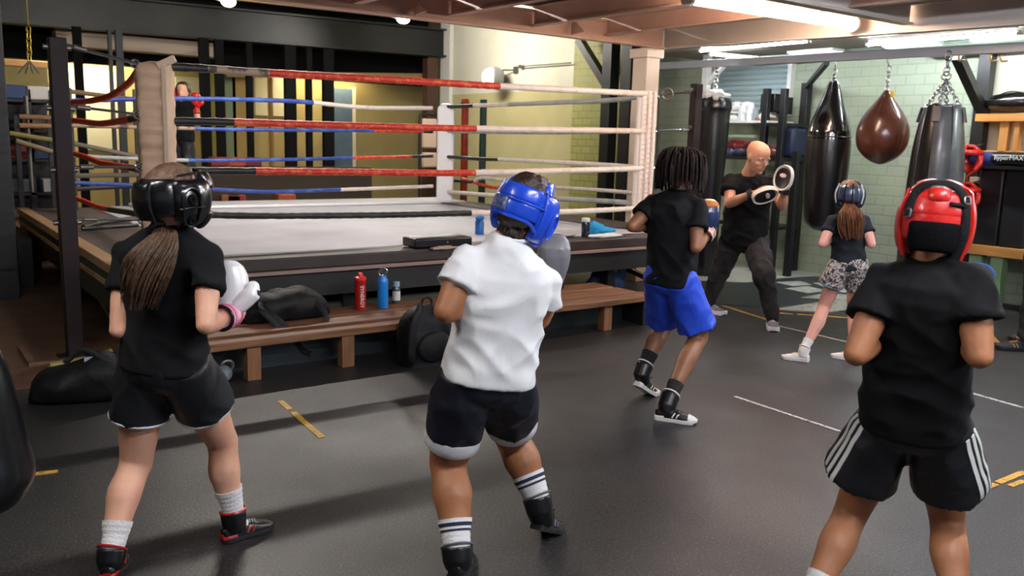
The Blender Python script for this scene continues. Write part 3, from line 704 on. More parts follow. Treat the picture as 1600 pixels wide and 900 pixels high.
for k, off in ((0, -.02), (1, .03)):
    pts = [c+V((-.12+off*3,-.12,.13)), c+V((-.16+off*2,-.20,.10)), c+V((-.1+off,-.235,.0)), c+V((.0+off*2,-.24,-.08)), c+V((.14,-.24,-.04)), c+V((.2,-.21,.03)), c+V((.16,-.13,.12))]
    if k: pts = [c+V((-.2,-.08,.14)), c+V((-.13,-.19,.06)), c+V((-.04,-.235,-.04)), c+V((.02,-.245,-.15)), c+V((.08,-.245,-.19))]
    build('strap', MB().tube(spline(pts), [(.018,.004)]*len(spline(pts)), 8, up=(0,-1,.2)), M['cloth_black'], t)
build('zip', MB().tube(spline([c+V((-.24,0,.15)), c+V((0,-.02,.175)), c+V((.22,0,.14))]), .005, 6), M['plastic_black'], t)
# backpack on the floor right of it
c = at(668,568,2,0)+V((0,.04,0))
t = thing('backpack', 'black backpack slumped on the floor against the bench', 'bag', tuple(c))
mb = MB(); R = []
for i in range(19):
    s_ = i/18; z = .42*s_; pr_ = (1-max(0,(s_-.35)/.65)**2.4)**.5 if s_ < 1 else .08; pr_ = max(.08, pr_)
    ring_ = []
    for j in range(28):
        u = 2*pi*j/28; cx = abs(cos(u))**.6*(1 if cos(u) >= 0 else -1); sy = abs(sin(u))**.6*(1 if sin(u) >= 0 else -1)
        pt = c+V((cx*.21*pr_*(.9+.1*s_), sy*.13*pr_, z)); nn = .018*noise.noise(pt*9)
        ring_.append(pt+V((nn, nn, 0)))
    R.append(ring_)
build('bag_body', MB().rings(R), M['cloth_black'], t, angle=80)
build('pocket', MB().rings([[c+V((cos(2*pi*j/20)*.14*k_, -.115-.045*q_, .14+sin(2*pi*j/20)*.11*k_)) for j in range(20)] for k_, q_ in ((1,0),(.98,.6),(.85,1),(.1,1.05))]), M['cloth_black'], t, angle=60)
for sx in (-1, 1):
    pts = spline([c+V((sx*.07,-.06,.40)), c+V((sx*.12,-.14,.43)), c+V((sx*.19,-.18,.30)), c+V((sx*.2,-.17,.12)), c+V((sx*.16,-.13,.04))])
    build('shoulder_strap', MB().tube(pts, [(.026,.008)]*len(pts), 8, up=(0,-1,.2)), M['cloth_black'], t)
build('grab_loop', MB().torus(c+V((0,-.02,.43)), .04, .009, axis=(0,1,0), seg=16), M['cloth_black'], t)
# black holdall on the floor at the left
c = at(128,632,2,0)+V((.03,.1,0))
t = thing('gym_bag', 'black slumped gym bag on the floor at the foot of the left ring post', 'bag', tuple(c))
R = []; ax = V((cos(-.35), sin(-.35), 0)); ay = V((-ax.y, ax.x, 0))
for i in range(25):
    s_ = -1+2*i/24; prof = max(.12, (1-abs(s_)**3)**.5 if abs(s_) < 1 else .1)
    h = .25*prof*(1+.12*sin(s_*3)); wd = .15*prof; ring_ = []
    for j in range(24):
        u = 2*pi*j/24; z = max(0, h*.45+sin(u)*h*.55); pt = c+ax*(s_*.29)+ay*(cos(u)*wd)+V((0,0,z)); nn = noise.noise(pt*8)*.035*(1 if z > .02 else 0)
        ring_.append(pt+ay*nn+V((0,0,nn)))
    R.append(ring_)
build('bag_body', MB().rings(R), M['cloth_black'], t, angle=80)
build('strap', MB().tube(spline([c+V((-.1,-.05,.24)), c+V((.0,-.08,.31)), c+V((.12,-.12,.22)), c+V((.2,-.14,.1))]), [(.016,.004)]*19, 8, up=(0,-1,0)), M['cloth_black'], t)
build('name_tag', MB().box(c.x+.0,c.x+.06,c.y-.07,c.y-.06,.235,.265), mat('pale tag', '#9aa4b4', .6), t)
q = at(115,575,2,0); tag(build('foam_bar', MB().tube(spline([q+V((-.14,0,.03)), q+V((.0,.02,.03)), q+V((.16,.05,.04)), q+V((.25,.08,.06))]), .028, 10), mat('yellow foam', '#9b8b52', .8), loc=tuple(q)), 'yellowish foam tube on the floor behind the black gym bag', 'foam tube')
q = at(50,573,2,0); tag(build('floor_hatch', MB().box(q.x-.02,q.x+.55,q.y-.02,q.y+.02,.006,.03).box(q.x-.02,q.x+.02,q.y,q.y+.5,.006,.03), wood_mat('worn floor batten', '#7a5b42', '#5e4531', 0), loc=tuple(q)), 'worn timber battens on the brown floor left of the ring post', 'batten')
# kettlebell-like roller by the bench leg
q = at(352,600,2,0)+V((0,.05,0)); t = thing('kettlebell', 'small grey blue kettlebell on the floor by the first bench leg', 'kettlebell', tuple(q))
build('bell', MB().ell(q+V((0,0,.055)), .06, .06, .055, 18, 10), mat('grey blue cast', '#5b666c', .5, var=('#7b8689', 14, .5, .6)), t)
build('handle', MB().torus(q+V((.03,0,.1)), .038, .011, axis=(0,1,.2), seg=18), M['old_steel'], t)
# stored stuff under the right end of the ring
q = at(985,440,2,.0); q = V((5.75, 5.95, 0))
for k, (dx, dy, cc, lb) in enumerate(((-.12,.5,'#2b3e66','dark blue sports bag under the right end of the ring'),(.18,.75,'#36507e','mid blue sports bag behind the dark blue one'))):
    c = V((5.95+dx, 6.0+dy-.1, 0)); tag(build('sports_bag', blob(c+V((0,0,.14)), .22, .14, .15, 11+k, .3, 7), mat('bag '+cc, cc, .6, bump=(14,.4)), loc=tuple(c)), lb, 'bag')
c = V((5.9,6.35,.27)); t = thing('plastic_bottle', 'clear plastic bottle on the blue bag under the ring', 'bottle', tuple(c))
build('body', MB().lathe(c, [(0,0),(.035,0),(.035,.1),(.014,.13),(.014,.15),(0,.15)], 16), mat('pale clear plastic', '#a9b6bb', .2), t)
for k in range(4):
    x = 4.95+.28*k; tag(build('concrete_block', MB().box(x, x+.22, 7.3, 7.5, .006, .16), M['grey_conc'], bevel=.01, loc=(x,7.3,0)), ('first','second','third','fourth')[k]+' pale concrete block from the left under the ring', 'block', 'blocks under the ring')
tag(build('cable_coil', MB().torus((4.95,6.5,.28), .09, .008, axis=(.3,1,.2), seg=24).torus((5.1,6.55,.26), .07, .008, axis=(-.4,1,.1), seg=24).torus((5.0,6.52,.2), .11, .007, axis=(0,1,.6), seg=24).tube(spline([V((4.8,6.5,.36)),V((4.95,6.5,.2)),V((5.2,6.5,.3)),V((5.3,6.5,.1)),V((5.35,6.4,.0))]), .007, 6), M['plastic_black']), 'tangle of black cable hanging under the ring', 'cable')
c = V((6.0, 5.55, 0)); tag(build('cushion', blob(c+V((0,0,.1)), .17, .12, .11, 21, .15, 6), mat('olive cushion', '#8f9572', .8), loc=tuple(c)), 'pale olive cushion at the right end of the bench', 'cushion')
# ---------------------------------------------------------------- bag rail and wall frames
tag(build('bag_rail', MB().bar((8.0, 7.9, 2.53), (8.0, 2.6, 2.45), .07, .085), M['rail'], bevel=.006), 'long galvanised steel rail carrying the punch bags', 'rail')
def chain(mb, p, q, L=.05, w=.014, r=.0045):
    p, q = V(p), V(q); d = q-p; n_ = max(1, round(d.length/(L*.72))); d.normalize(); st = (q-p).length/n_
    a = d.orthogonal().normalized(); b = d.cross(a)
    for i in range(n_):
        c = p+d*(st*(i+.5)); x = a if i % 2 else b
        pts = [c + d*(L/2-w)*sy + d*w*cos(t_)*(1 if sy > 0 else 1) + x*w*sin(t_) for sy, t_ in [(1, 0), (1, .8), (1, 1.57), (-1, 1.57), (-1, 2.35), (-1, 3.14), (-1, 3.93), (-1, 4.71), (1, 4.71), (1, 5.5)]]
        mb.tube(pts, r, 6, closed=True)
    return mb
def frame(label, y, z, base_out=0):
    t = thing('steel_frame', label, 'steel frame', (9.44, y, 0), 'black frames holding the bag rail')
    build('upright', MB().box(9.36, 9.46, y-.05, y+.05, 0, z), M['black_paint'], t, bevel=.005)
    build('brace', MB().bar((9.40, y, z-.05), at(1292,98,0,8.12), .05, .05), M['black_paint'], t)
    return t
frame('black upright frame on the green wall left of the black teardrop bag', at(1244,330,0,9.4).y, at(1255,130,0,9.4).z)
yb = at(1533,150,0,9.4).y
t = thing('steel_frame', 'black upright frame with a long diagonal brace right of the worn grey bag', 'steel frame', (9.44, yb, 0), 'black frames holding the bag rail')
build('upright', MB().box(9.34, 9.46, yb-.09, yb+.04, 0, 2.66), M['black_paint'], t, bevel=.005)
build('brace', MB().bar(at(1537,178,0,9.36), at(1496,88,0,8.6), .09, .09), M['black_paint'], t)
build('bracket', MB().box(9.3, 9.5, yb-.4, yb+.6, 2.58, 2.66), M['black_paint'], t)
# leaning stand leg seen under the teardrop bag
a = at(1272,424,2,0); b = at(1288,345,0,a.x+.1)
tag(build('floor_stay', MB().bar(a, b, .07, .05).box(a.x-.06,a.x+.06,a.y-.06,a.y+.06,0,.012), M['black_paint']), 'black leaning floor stay under the teardrop bag', 'stay')
# gold hooks
for px, lb in ((1504,'left'),(1554,'middle'),(1570,'right')):
    p = at(px, 86, 0, 8.0); tag(build('bag_hook', MB().tube(spline([p+V((0,0,.03)), p+V((0,.03,.0)), p+V((0,.02,-.05)), p+V((0,-.03,-.05))]), .009, 8), mat('brass', '#c8a860', .3, .9)), lb+'most of three brass hooks on the bag rail', 'hook', 'brass hooks on the rail')

# bag 1 : long teardrop
def axis_bag(name, label, px, ytop, prof_px, m, D_axis=8.0, seg=40, rib=0):
    """prof_px: [(pixel y, pixel half width)] down the axis on plane x = D_axis"""
    top = at(px, ytop, 0, D_axis); c = V((top.x, top.y, 0)); prof = []
    for item in prof_px:
        yy, hw = item
        p = at(px, yy, 0, D_axis); dep = (p-EYE).dot(fw)
        prof.append((max(.001, hw*dep/F_PX), p.z))
    return c, prof
sm = lambda pr, n_=8: [(p.x, p.y) for p in spline([V((r_, z_, 0)) for r_, z_ in pr], n_)]
c, prof = axis_bag('b', '', 1303, 130, [(127,3),(130,8),(150,14),(180,25),(200,31),(214,33),(260,33.5),(310,31),(340,28),(352,24),(361,12),(363,.5)], None)
t = thing('punch_bag', 'long black teardrop punch bag with a glossy cone top', 'punch bag', (c.x, c.y, prof[-1][1]), 'hanging punch bags')
pr = sm(prof); cut = [i for i, (r_, z_) in enumerate(pr) if z_ < at(1303,214,0,8.0).z][0]
build('cone_top', MB().lathe(c, [(max(.001,r_), z_) for r_, z_ in pr[:cut+1]], 40), M['bag_gloss'], t, angle=60)
build('body', MB().lathe(c, [(max(.001,r_*1.004), z_) for r_, z_ in pr[cut:]], 40), M['bag_black'], t, angle=60)
zc = at(1303,214,0,8.0).z; rc = pr[cut][0]
build('seam', MB().torus(c+V((0,0,zc)), rc*1.004, .006, seg=40), M['bag_black'], t)
mb = MB()
for k in range(6):
    u = k*pi/3+.3; mb.tube([c+V((cos(u)*r_*1.01, sin(u)*r_*1.01, z_)) for r_, z_ in pr[6:cut:4]], .004, 6)
build('panel_seam', mb, M['bag_gloss'], t)
mb = MB(); zt = prof[0][1]; chain(mb, c+V((0,0,zt-.02)), c+V((0,0,zt+.16)), .06, .018, .006); chain(mb, c+V((.03,0,zt-.04)), c+V((0,0,zt+.06)), .05, .015, .005); chain(mb, c+V((-.03,.03,zt-.04)), c+V((0,0,zt+.06)), .05, .015, .005)
mb.tube([c+V((0,0,zt+.16)), c+V((0,0,2.47))], .008, 8)
build('chain', mb, M['steel'], t)
build('top_tab', MB().bar(c+V((-.05,0,zt-.05)), c+V((.0,0,zt+.01)), .05, .012).bar(c+V((.06,-.02,zt-.06)), c+V((.0,0,zt+.01)), .05, .012), M['bag_black'], t)
# bag 2 : brown ball
c, prof = axis_bag('b', '', 1386, 140, [(141,3),(146,6),(160,15),(180,30),(197,37),(214,39),(230,36),(244,26),(253,13),(257.5,.5)], None)
t = thing('punch_bag', 'round brown leather maize ball bag hanging between two long bags', 'punch bag', (c.x, c.y, prof[-1][1]), 'hanging punch bags')
pr = sm(prof)
build('body', MB().lathe(c, [(max(.001,r_), z_) for r_, z_ in pr], 44), M['bag_brown'], t, angle=70)
mb = MB()
for k in range(6):
    u = k*pi/3+.15; mb.tube([c+V((cos(u)*r_*1.002, sin(u)*r_*1.002, z_)) for r_, z_ in pr[2:-2:4]], .0035, 6)
build('panel_seam', mb, M['bag_brown'], t)
p = c - HD*(pr[14][0]) ; p = at(1394,147,0,c.x-.04)
build('yellow_patch', MB().ell(p, .012, .022, .035, 14, 8), mat('yellow label', '#e3c21d', .5), t)
zt = prof[0][1]; mb = MB(); chain(mb, c+V((0,0,zt-.01)), c+V((0,0,zt+.22)), .07, .018, .005); mb.tube(spline([c+V((0,0,2.5)), c+V((.0,.03,2.44)), c+V((0,0,zt+.22))]), .008, 8)
build('chain', mb, M['steel'], t)
# bag 3 : worn grey / black big bag
c, prof = axis_bag('b', '', 1474, 160, [(164,22),(166,27),(175,30),(200,34),(240,38),(300,41),(360,43),(410,43),(432,41),(440,10)], None, 7.95)
t = thing('punch_bag', 'large worn black and grey punch bag on four steel chains', 'punch bag', (c.x, c.y, prof[-1][1]), 'hanging punch bags')
pr = sm(prof, 6); R = []; mbb = MB()
for r_, z_ in pr: R.append([c+V((0,0,z_+ (.015*cos(4*u) if z_ > prof[1][1]-.01 else 0)))+V((cos(u), sin(u), 0))*(r_*(1-.05*max(0,min(1,(z_-prof[4][1])/.4))*abs(sin(2*u)))) for u in [2*pi*j/56 for j in range(56)]])
mbb.rings(R); k = len(R); mbb.mi = []
for i in range(k-1):
    for j in range(56):
        u = 2*pi*(j+.5)/56; mbb.mi.append(1 if 3.35 < u < 5.15 else 0)
mbb.mi += [0, 0]
build('body', mbb, [M['bag_black'], M['bag_grey']], t, angle=80)
mb = MB()
for k in range(14):
    u = 2*pi*k/14+.1; 
    mb.tube([c+V((cos(u)*r_*1.003, sin(u)*r_*1.003, z_)) for r_, z_ in pr[4:40:4]], .004, 5) if k % 3 == 0 else None
build('seam', mb, M['bag_black'], t)
za = prof[0][1]; top = V((c.x, c.y, za+.23)); mb = MB()
for k in range(4):
    u = k*pi/2+pi*1.08; e = c+V((cos(u)*.15, sin(u)*.15, za-.03)); chain(mb, e, top, .055, .017, .006)
chain(mb, top+V((0,0,.04)), V((c.x, c.y, 2.46)), .09, .024, .008)
mb.torus(top+V((0,0,.03)), .038, .009, axis=(1,.3,0), seg=20)
build('chain', mb, M['steel'], t)
for k in range(4):
    u = k*pi/2+pi*1.08; e = c+V((cos(u)*.178, sin(u)*.178, za-.08)); o_ = V((cos(u), sin(u), .05))
    build('hanger_patch', MB().bar(e+V((0,0,.06)), e-V((0,0,.08))+o_*.03, .07, .012, up=o_), M['bag_grey'], t, bevel=.005)
# bag 4 : big dark bag in front of the shelves
c, prof = axis_bag('b', '', 1117, 155, [(152,20),(156,25),(168,27),(180,25),(230,23.5),(300,20.5),(370,18.5),(430,16.5),(434,2)], None, 8.0)
t = thing('punch_bag', 'large matt black punch bag beside the right ring post', 'punch bag', (c.x, c.y, prof[-1][1]), 'hanging punch bags')
pr = sm(prof, 6)
build('body', MB().lathe(c, [(max(.001,r_), z_) for r_, z_ in pr], 36), M['bag_black'], t, angle=60)
build('stuffing', blob(c+V((0,0,prof[0][1]+.01)), .19, .17, .07, 31, .9, 12), mat('white stuffing', '#d8dad8', .9), t)
for u in (3.6, 4.6): build('strap', MB().bar(c+V((cos(u)*.165, sin(u)*.165, 2.1)), c+V((cos(u)*.172, sin(u)*.172, 1.85)), .05, .012, up=(cos(u),sin(u),0)), M['cloth_black'], t)
mb = MB(); chain(mb, c+V((0,0,prof[0][1])), V((c.x,c.y,2.5)), .06, .018, .006); build('chain', mb, M['steel'], t)
# bag 5 : heavy bag at the left edge, close to the camera
c = vp(-34, 700, 2.3); c.z = 0
zt, zb2 = 2.2, vp(20, 795, 2.3).z
t = thing('punch_bag', 'dark heavy punch bag close by, cut off by the left edge of the photo', 'punch bag', (c.x, c.y, zb2), 'hanging punch bags')
pts = [(470,10),(520,26),(560,44),(620,58),(700,70),(745,76),(775,62),(795,40),(800,5)]
prof = [(max(.001, hw*(vp(-34,yy,2.3)-EYE).dot(fw)/F_PX), vp(-34,yy,2.3).z) for yy, hw in pts]
pr = sm([(.01, prof[0][1]+.12)]+prof)
build('body', MB().lathe(c, [(max(.001,r_), z_) for r_, z_ in pr], 40), M['bag_black'], t, angle=60)
mb = MB(); chain(mb, c+V((0,0,pr[0][1]-.01)), c+V((0,0,2.6)), .06, .018, .006); build('chain', mb, M['steel'], t)

# ---------------------------------------------------------------- white gantry by the shutter
def frm(px, py, X): return at(px, py, 0, X)
t = thing('white_gantry', 'white painted steel post with a diagonal brace behind the black bag', 'post', tuple(V((8.9, frm(1104,200,8.9).y, 0))))
y_ = frm(1104,120,8.9).y
build('upright', MB().box(8.86, 8.94, y_-.045, y_+.045, 0, frm(1104,86,8.9).z), M['white_paint'], t)
build('brace', MB().bar(frm(1106,130,8.9), frm(1141,90,8.9), .06, .06), M['white_paint'], t)
# ---------------------------------------------------------------- storage rack by the corner
t = thing('storage_rack', 'black steel storage rack against the green wall behind the coach', 'rack', (9.1, 6.9, 0))
for px, ptop in ((1187,139),(1214,139),(1240,236)):
    for X in (8.9,):
        p = frm(px, 300, X); z = frm(px, ptop, X).z
        build('upright', MB().box(X-.035, X+.035, p.y-.04, p.y+.04, 0, z), M['steel_dark'], t, bevel=.004)
yl, yr = frm(1140,240,9.1).y, frm(1238,240,9.1).y
build('shelf', MB().box(8.88, 9.40, frm(1217,187,9.1).y, yl, 1.86, 1.89), M['white_paint'], t)
build('shelf', MB().box(8.88, 9.40, yr, yl, 1.40, 1.44), M['black_paint'], t)['label'] = 'black shelf carrying gloves'
build('shelf', MB().box(8.88, 9.40, yr, frm(1212,185,9.1).y, 1.82, 1.86), M['black_paint'], t)
build('shelf', MB().box(8.88, 9.40, yr, yl, .55, .59), M['black_paint'], t)
build('rail_bar', MB().box(8.88, 8.92, frm(1190,200,9).y, yl, 1.68, 1.71), mat('sage bar', '#8b9c82', .6), t)
def put(name, label, cat, mb, m, grp=None, **k): return tag(build(name, mb, m, **k), label, cat, grp)
def bxp(px, zb, hx, hy, hz, X=9.1): p = frm(px, 200, X); return MB().box(X-hx, X+hx, p.y-hy, p.y+hy, zb, zb+hz)
t = thing('speaker', 'black loudspeaker box on top of the storage rack', 'speaker', tuple(V((9.1, frm(1204,165,9.1).y, 1.92+.08))))
build('cabinet', bxp(1204, 2.0, .1, .11, .22), M['plastic_black'], t, bevel=.01)
p = frm(1204,165,9.1); build('cone', MB().lathe((8.998, p.y, 2.11), [(0,0),(.06,0),(.07,.01),(0,.01)], 20, axis=(-1,0,0)), M['black_paint'], t)
put('speaker', 'small black box mounted high beside the shutter', 'speaker', MB().box(9.30,9.5,frm(1233,145,9.4).y,frm(1223,145,9.4).y,1.98,2.2), M['plastic_black'], bevel=.01)
for k, (px, w_, h_, cc, lb) in enumerate(((1160,.06,.19,'#c9d2d4','white plastic tub on the white shelf'),(1172,.05,.22,'#dfe3e6','tall white bottle on the white shelf'),(1180,.05,.14,'#7f8f92','grey tin on the white shelf'))):
    p = frm(px,190,9.0); put('tub', lb, 'container', MB().lathe((9.0,p.y,1.89), [(0,0),(w_,0),(w_*1.05,h_*.8),(w_*.8,h_),(0,h_)], 16), mat('tub '+cc, cc, .5), loc=(9.0,p.y,1.89))
for k, (px, lb, cc) in enumerate(((1150,'white folded towels on the white shelf','#d9dcd9'),(1199,'white folded towel on the rack below the loudspeaker','#cfd2cf'))):
    p = frm(px,182,9.05); put('towels', lb, 'towel', blob(V((9.05,p.y,1.93)), .12, .09, .06, 41+k, .3, 9), mat('towel '+cc, cc, .9), loc=(9.05,p.y,1.89))
p = frm(1199,190,9.05); put('wooden_box', 'small brown wooden box on the rack under the white towel', 'box', MB().box(8.95,9.2,p.y-.12,p.y+.12,1.89,1.93), M['wood'], bevel=.004)
# white shelf clutter along the top left of rack
for k in range(4):
    px = 1128+14*k; p = frm(px,150,9.1); put('wrap_bundle', ('first','second','third','fourth')[k]+' white bundle from the left on the high shelf under the shutter', 'bundle', blob(V((9.1,p.y,2.07)), .1, .1, .06, 51+k, .5, 9), mat('white bundle', '#d6d9d6', .9), 'white bundles on the high shelf', loc=(9.1,p.y,2.0))
put('high_shelf', 'narrow white shelf under the roller shutter', 'shelf', MB().box(8.95,9.45,frm(1190,150,9.1).y,frm(1103,150,9.1).y,1.985,2.01), M['white_paint'])
def glove_blob(c, cc, s_, seed): return blob(V(c), .13*s_, .10*s_, .09*s_, seed, .25, 8)
gl = ((1147,215,'#7a2630','maroon boxing glove, highest in the pile on the black shelf',1.58),(1158,217,'#8c2c34','dark red boxing glove beside the maroon one on the black shelf',1.57),(1142,229,'#34405e','navy boxing glove at the left end of the black shelf',1.49),(1158,231,'#2b3550','dark navy boxing glove on the black shelf under the red one',1.49),(1199,213,'#8e1f28','crimson boxing glove on the black shelf by the upright',1.52),(1172,226,'#2a2a2e','black boxing glove in the middle of the black shelf',1.50),(1213,222,'#6b3a34','brown red boxing glove right of the crimson one',1.50))
for k, (px, py, cc, lb, zz) in enumerate(gl):
    p = frm(px, py, 9.05); t = thing('boxing_glove', lb, 'boxing glove', (9.05,p.y,zz), 'gloves on the rack')
    build('mitt', blob(V((9.05,p.y,zz)), .09, .105, .075, 61+k, .2, 8), mat('glove '+cc, cc, .35, coat=.3), t)
    build('cuff', MB().tube([V((9.05,p.y-.06,zz)), V((9.05,p.y-.14,zz))], [.05,.055], 14), mat('cuff '+cc, cc, .5), t)
p = frm(1237,205,9.1); put('kit_bag', 'hanging dark blue kit bag at the right end of the rack', 'bag', MB().box(8.97,9.25,p.y-.13,p.y+.12,1.445,1.80), mat('navy nylon', '#131d3c', .6, bump=(12,.6)), bevel=.04, loc=(9.1,p.y,1.44))
put('medicine_ball', 'dark blue ball on the lowest shelf of the rack', 'ball', MB().ell((8.95,frm(1105,400,8.95).y,.72), .12,.12,.12), mat('navy ball', '#1d3350', .5), loc=(8.95,frm(1105,400,8.95).y,.6))

# ---------------------------------------------------------------- right hand wall: shelf, mats, helmets
X_ = 9.15
def R(px, py): return at(px, py, 0, X_)
t = thing('wooden_shelf', 'orange varnished wooden shelf frame on the wall above the black mats', 'shelf', tuple(R(1580,245)))
yA, yZ = R(1525,184).y, 2.2
build('top_board', MB().box(X_-.02, 9.5, yZ, yA, R(1525,190).z, R(1525,178).z), M['orange_wood'], t, bevel=.004)
build('bottom_board', MB().box(X_+.02, 9.5, yZ, R(1532,240).y, R(1540,245).z, R(1540,235).z), M['orange_wood'], t, bevel=.004)
for a_, b_ in ((1559,1573),(1582,1590)):
    build('upright', MB().box(X_+.02, X_+.1, R(b_,210).y, R(a_,210).y, R(1570,240).z, R(1570,188).z), M['orange_wood_z'], t, bevel=.004)
c = R(1578,166)+V((.15,0,0)); t = thing('holdall', 'shiny black holdall on the top board of the orange shelf', 'bag', (c.x,c.y,R(1525,178).z))
zs = R(1525,178).z
build('body', blob(V((c.x, c.y, zs+.115)), .13, .34, .11, 81, .1, 6), mat('shiny black nylon', '#141214', .22, bump=(18,.8), coat=.4), t)
build('handle', MB().tube(spline([V((c.x-.1,c.y+.2,zs+.16)), V((c.x-.14,c.y,zs+.22)), V((c.x-.1,c.y-.2,zs+.16))]), [(.014,.005)]*13, 8), M['cloth_black'], t)
# lower shelf with mats
t = thing('wooden_bench', 'orange wooden wall bench on green legs at the right', 'bench', tuple(V((9.3, 4.2, 0))))
zb_ = at(1530,390,0,9.05).z
yB1 = at(1508,388,0,9.05).y
build('front_board', MB().box(9.02, 9.07, 2.2, yB1, zb_-.05, zb_+.05), M['orange_wood'], t, bevel=.004)
build('seat_board', MB().box(9.07, 9.48, 2.2, yB1, zb_+.0, zb_+.04), M['orange_wood'], t)
gp = mat('green painted leg', '#86a678', .6)
y1 = at(1555,440,0,9.1).y
for yy in (y1, yB1-.1, y1-1.5): build('leg', MB().box(9.07, 9.19, yy-.06, yy+.06, 0, zb_), gp, t, bevel=.004)
for k, (a_, b_) in enumerate(((1531,1571),(1571,1612))):
    ya_, yb_ = at(a_,320,0,9.2).y, at(b_,320,0,9.2).y
    put('foam_mat', ('left','right')[k]+'-hand tall black padded mat standing on the orange bench', 'mat', MB().box(9.12, 9.45, yb_+.01, ya_, zb_+.042, at(1550,262,0,9.12).z), mat('dark navy vinyl', '#14161b', .45, bump=(5,.2)), 'padded mats on the orange bench', bevel=.02)
put('mat_rail', 'thin dark shelf edge above the padded mats', 'rail', MB().box(9.0, 9.1, 2.2, at(1528,262,0,9.05).y, at(1550,262,0,9.05).z-.01, at(1550,262,0,9.05).z+.02), M['black_paint'])
zz = at(1550,262,0,9.05).z+.025
p = at(1540,252,0,9.1); put('rolled_towel', 'blue rolled cloth at the left end of the thin dark shelf', 'towel', MB().tube([V((9.1,p.y-.12,zz+.06)), V((9.1,p.y+.10,zz+.06))], [(.06,.07)]*2, 16, round_=True), mat('blue cloth', '#25397a', .8, bump=(20,.6)), loc=(9.1,p.y,zz))
p = at(1580,254,0,9.1); t = thing('shin_pad', 'black rolled pad with white lettering on the thin dark shelf', 'pad', (9.1,p.y,zz))
build('pad_body', MB().tube([V((9.1,p.y-.42,zz+.065)), V((9.1,p.y+.16,zz+.065))], [(.065,.068)]*2, 20, round_=True), M['bag_black'], t)
text_mesh('lettering', 'hyperMAX+', .062, M['white_paint'], t, (9.03, p.y-.02, zz+.075), (radians(82), 0, radians(-90)), .004)
# blue bin
p = at(1528,430,0,8.75); zt_ = at(1528,412,0,8.75).z
t = thing('plastic_bin', 'blue plastic bin with a looped handle below the orange bench', 'bin', (8.75,p.y,0))
mbl = mat('blue plastic', '#2d5fae', .4)
build('bin_body', MB().lathe((8.75,p.y,0), [(0,0),(.11,0),(.14,zt_*.78),(.15,zt_*.8),(.13,zt_*.8),(.12,.05),(0,.05)], 24), mbl, t)
build('handle', MB().tube([V((8.75+.0,p.y+.15*cos(u), zt_*.78+.10*sin(u))) for u in [pi*i/16 for i in range(17)]], .02, 10), mbl, t)

# red head guards hanging on the wall
def hung_guard(c, label):
    t = thing('head_guard', label, 'head guard', tuple(c), 'red head guards on the wall')
    mb = MB(); f = V((-.75,-.66,0)); s_ = V((-f.y, f.x, 0)); z = V((0,0,1)); G = []
    for i in range(15):
        el = -1.0+2.4*i/14; row = []
        for j in range(29):
            az = .55+(2*pi-1.1)*j/28
            op = .0
            d = f*cos(az)*cos(el)*.125+s_*sin(az)*cos(el)*.105+z*sin(el)*.13
            row.append(c+d)
        G.append(row)
    b = len(mb.v); 
    for row in G: mb.v += row
    for i in range(14):
        for j in range(28): mb.face((b+i*29+j, b+i*29+j+1, b+(i+1)*29+j+1, b+(i+1)*29+j))
    o = build('shell', mb, M['red_vinyl'], t); sd = o.modifiers.new('s', 'SOLIDIFY'); sd.thickness = .035; sd.offset = 1; ss = o.modifiers.new('b', 'SUBSURF'); ss.levels = ss.render_levels = 1
    build('forehead_pad', MB().tube([c+z*.075+f*cos(u)*.125+s_*sin(u)*.11 for u in [-1.3+2.6*i/14 for i in range(15)]], [(.032,.03)]*15, 12, round_=True), M['red_vinyl'], t)
    for k in (-1, 1): build('cheek_pad', MB().tube([c+z*.03+f*cos(k*.95)*.13+s_*sin(k*.95)*.12, c-z*.04+f*cos(k*.8)*.135+s_*sin(k*.8)*.12, c-z*.09+f*cos(k*.5)*.12+s_*sin(k*.5)*.10], [.03,.035,.02], 12, round_=True), M['red_vinyl'], t)
    build('strap', MB().tube(spline([c-z*.1+f*.06+s_*.08, c-z*.16+f*.05, c-z*.21+f*.04+s_*.01]), .009, 8), M['red_vinyl'], t)
    build('hook', MB().tube([c+z*.13, c+z*.17+V((.3,0,0))], .006, 6), M['old_steel'], t)
    return t
hung_guard(at(1512,250,0,9.0), 'red head guard hanging on the wall, upper of the two')
hung_guard(at(1508,308,0,9.0), 'red head guard hanging on the wall, lower of the two')
p = at(1526,281,0,9.3); put('wall_label', 'small beige block on the wall by the lower red head guard', 'block', MB().box(9.25,9.35,p.y-.05,p.y+.05,p.z-.03,p.z+.03), mat('beige block', '#c8b394', .6), bevel=.004)

# ---------------------------------------------------------------- lamps
def tube_fixture(label, p, q, m='glass_emit', housing=True, r=.022, power=0, col='#ffffff'):
    t = thing('ceiling_light', label, 'ceiling light', tuple((V(p)+V(q))/2), 'tube lights')
    p, q = V(p), V(q); d = (q-p).normalized()
    if housing: build('housing', MB().bar(p+V((0,0,.055)), q+V((0,0,.055)), .045, .04), M['white_paint'], t, bevel=.004)
    area = 2*pi*r*(q-p).length
    mm = emit_mat('lit tube %d' % len(bpy.data.materials), col, power/(area*pi)) if power else M[m]
    build('tube', MB().tube([p, q], r, 14), mm, t)
    for e, s_ in ((p, -1), (q, 1)): build('end_cap', MB().tube([e, e+d*s_*.03], r*1.5, 14), M['white_paint'], t)
    return t
tube_fixture('long lit fluorescent tube under the mezzanine, nearest the camera in the photo', (5.0,4.68,2.645), (6.98,4.6,2.645), r=.045, power=TUBES[0][4], col=TUBES[0][5])
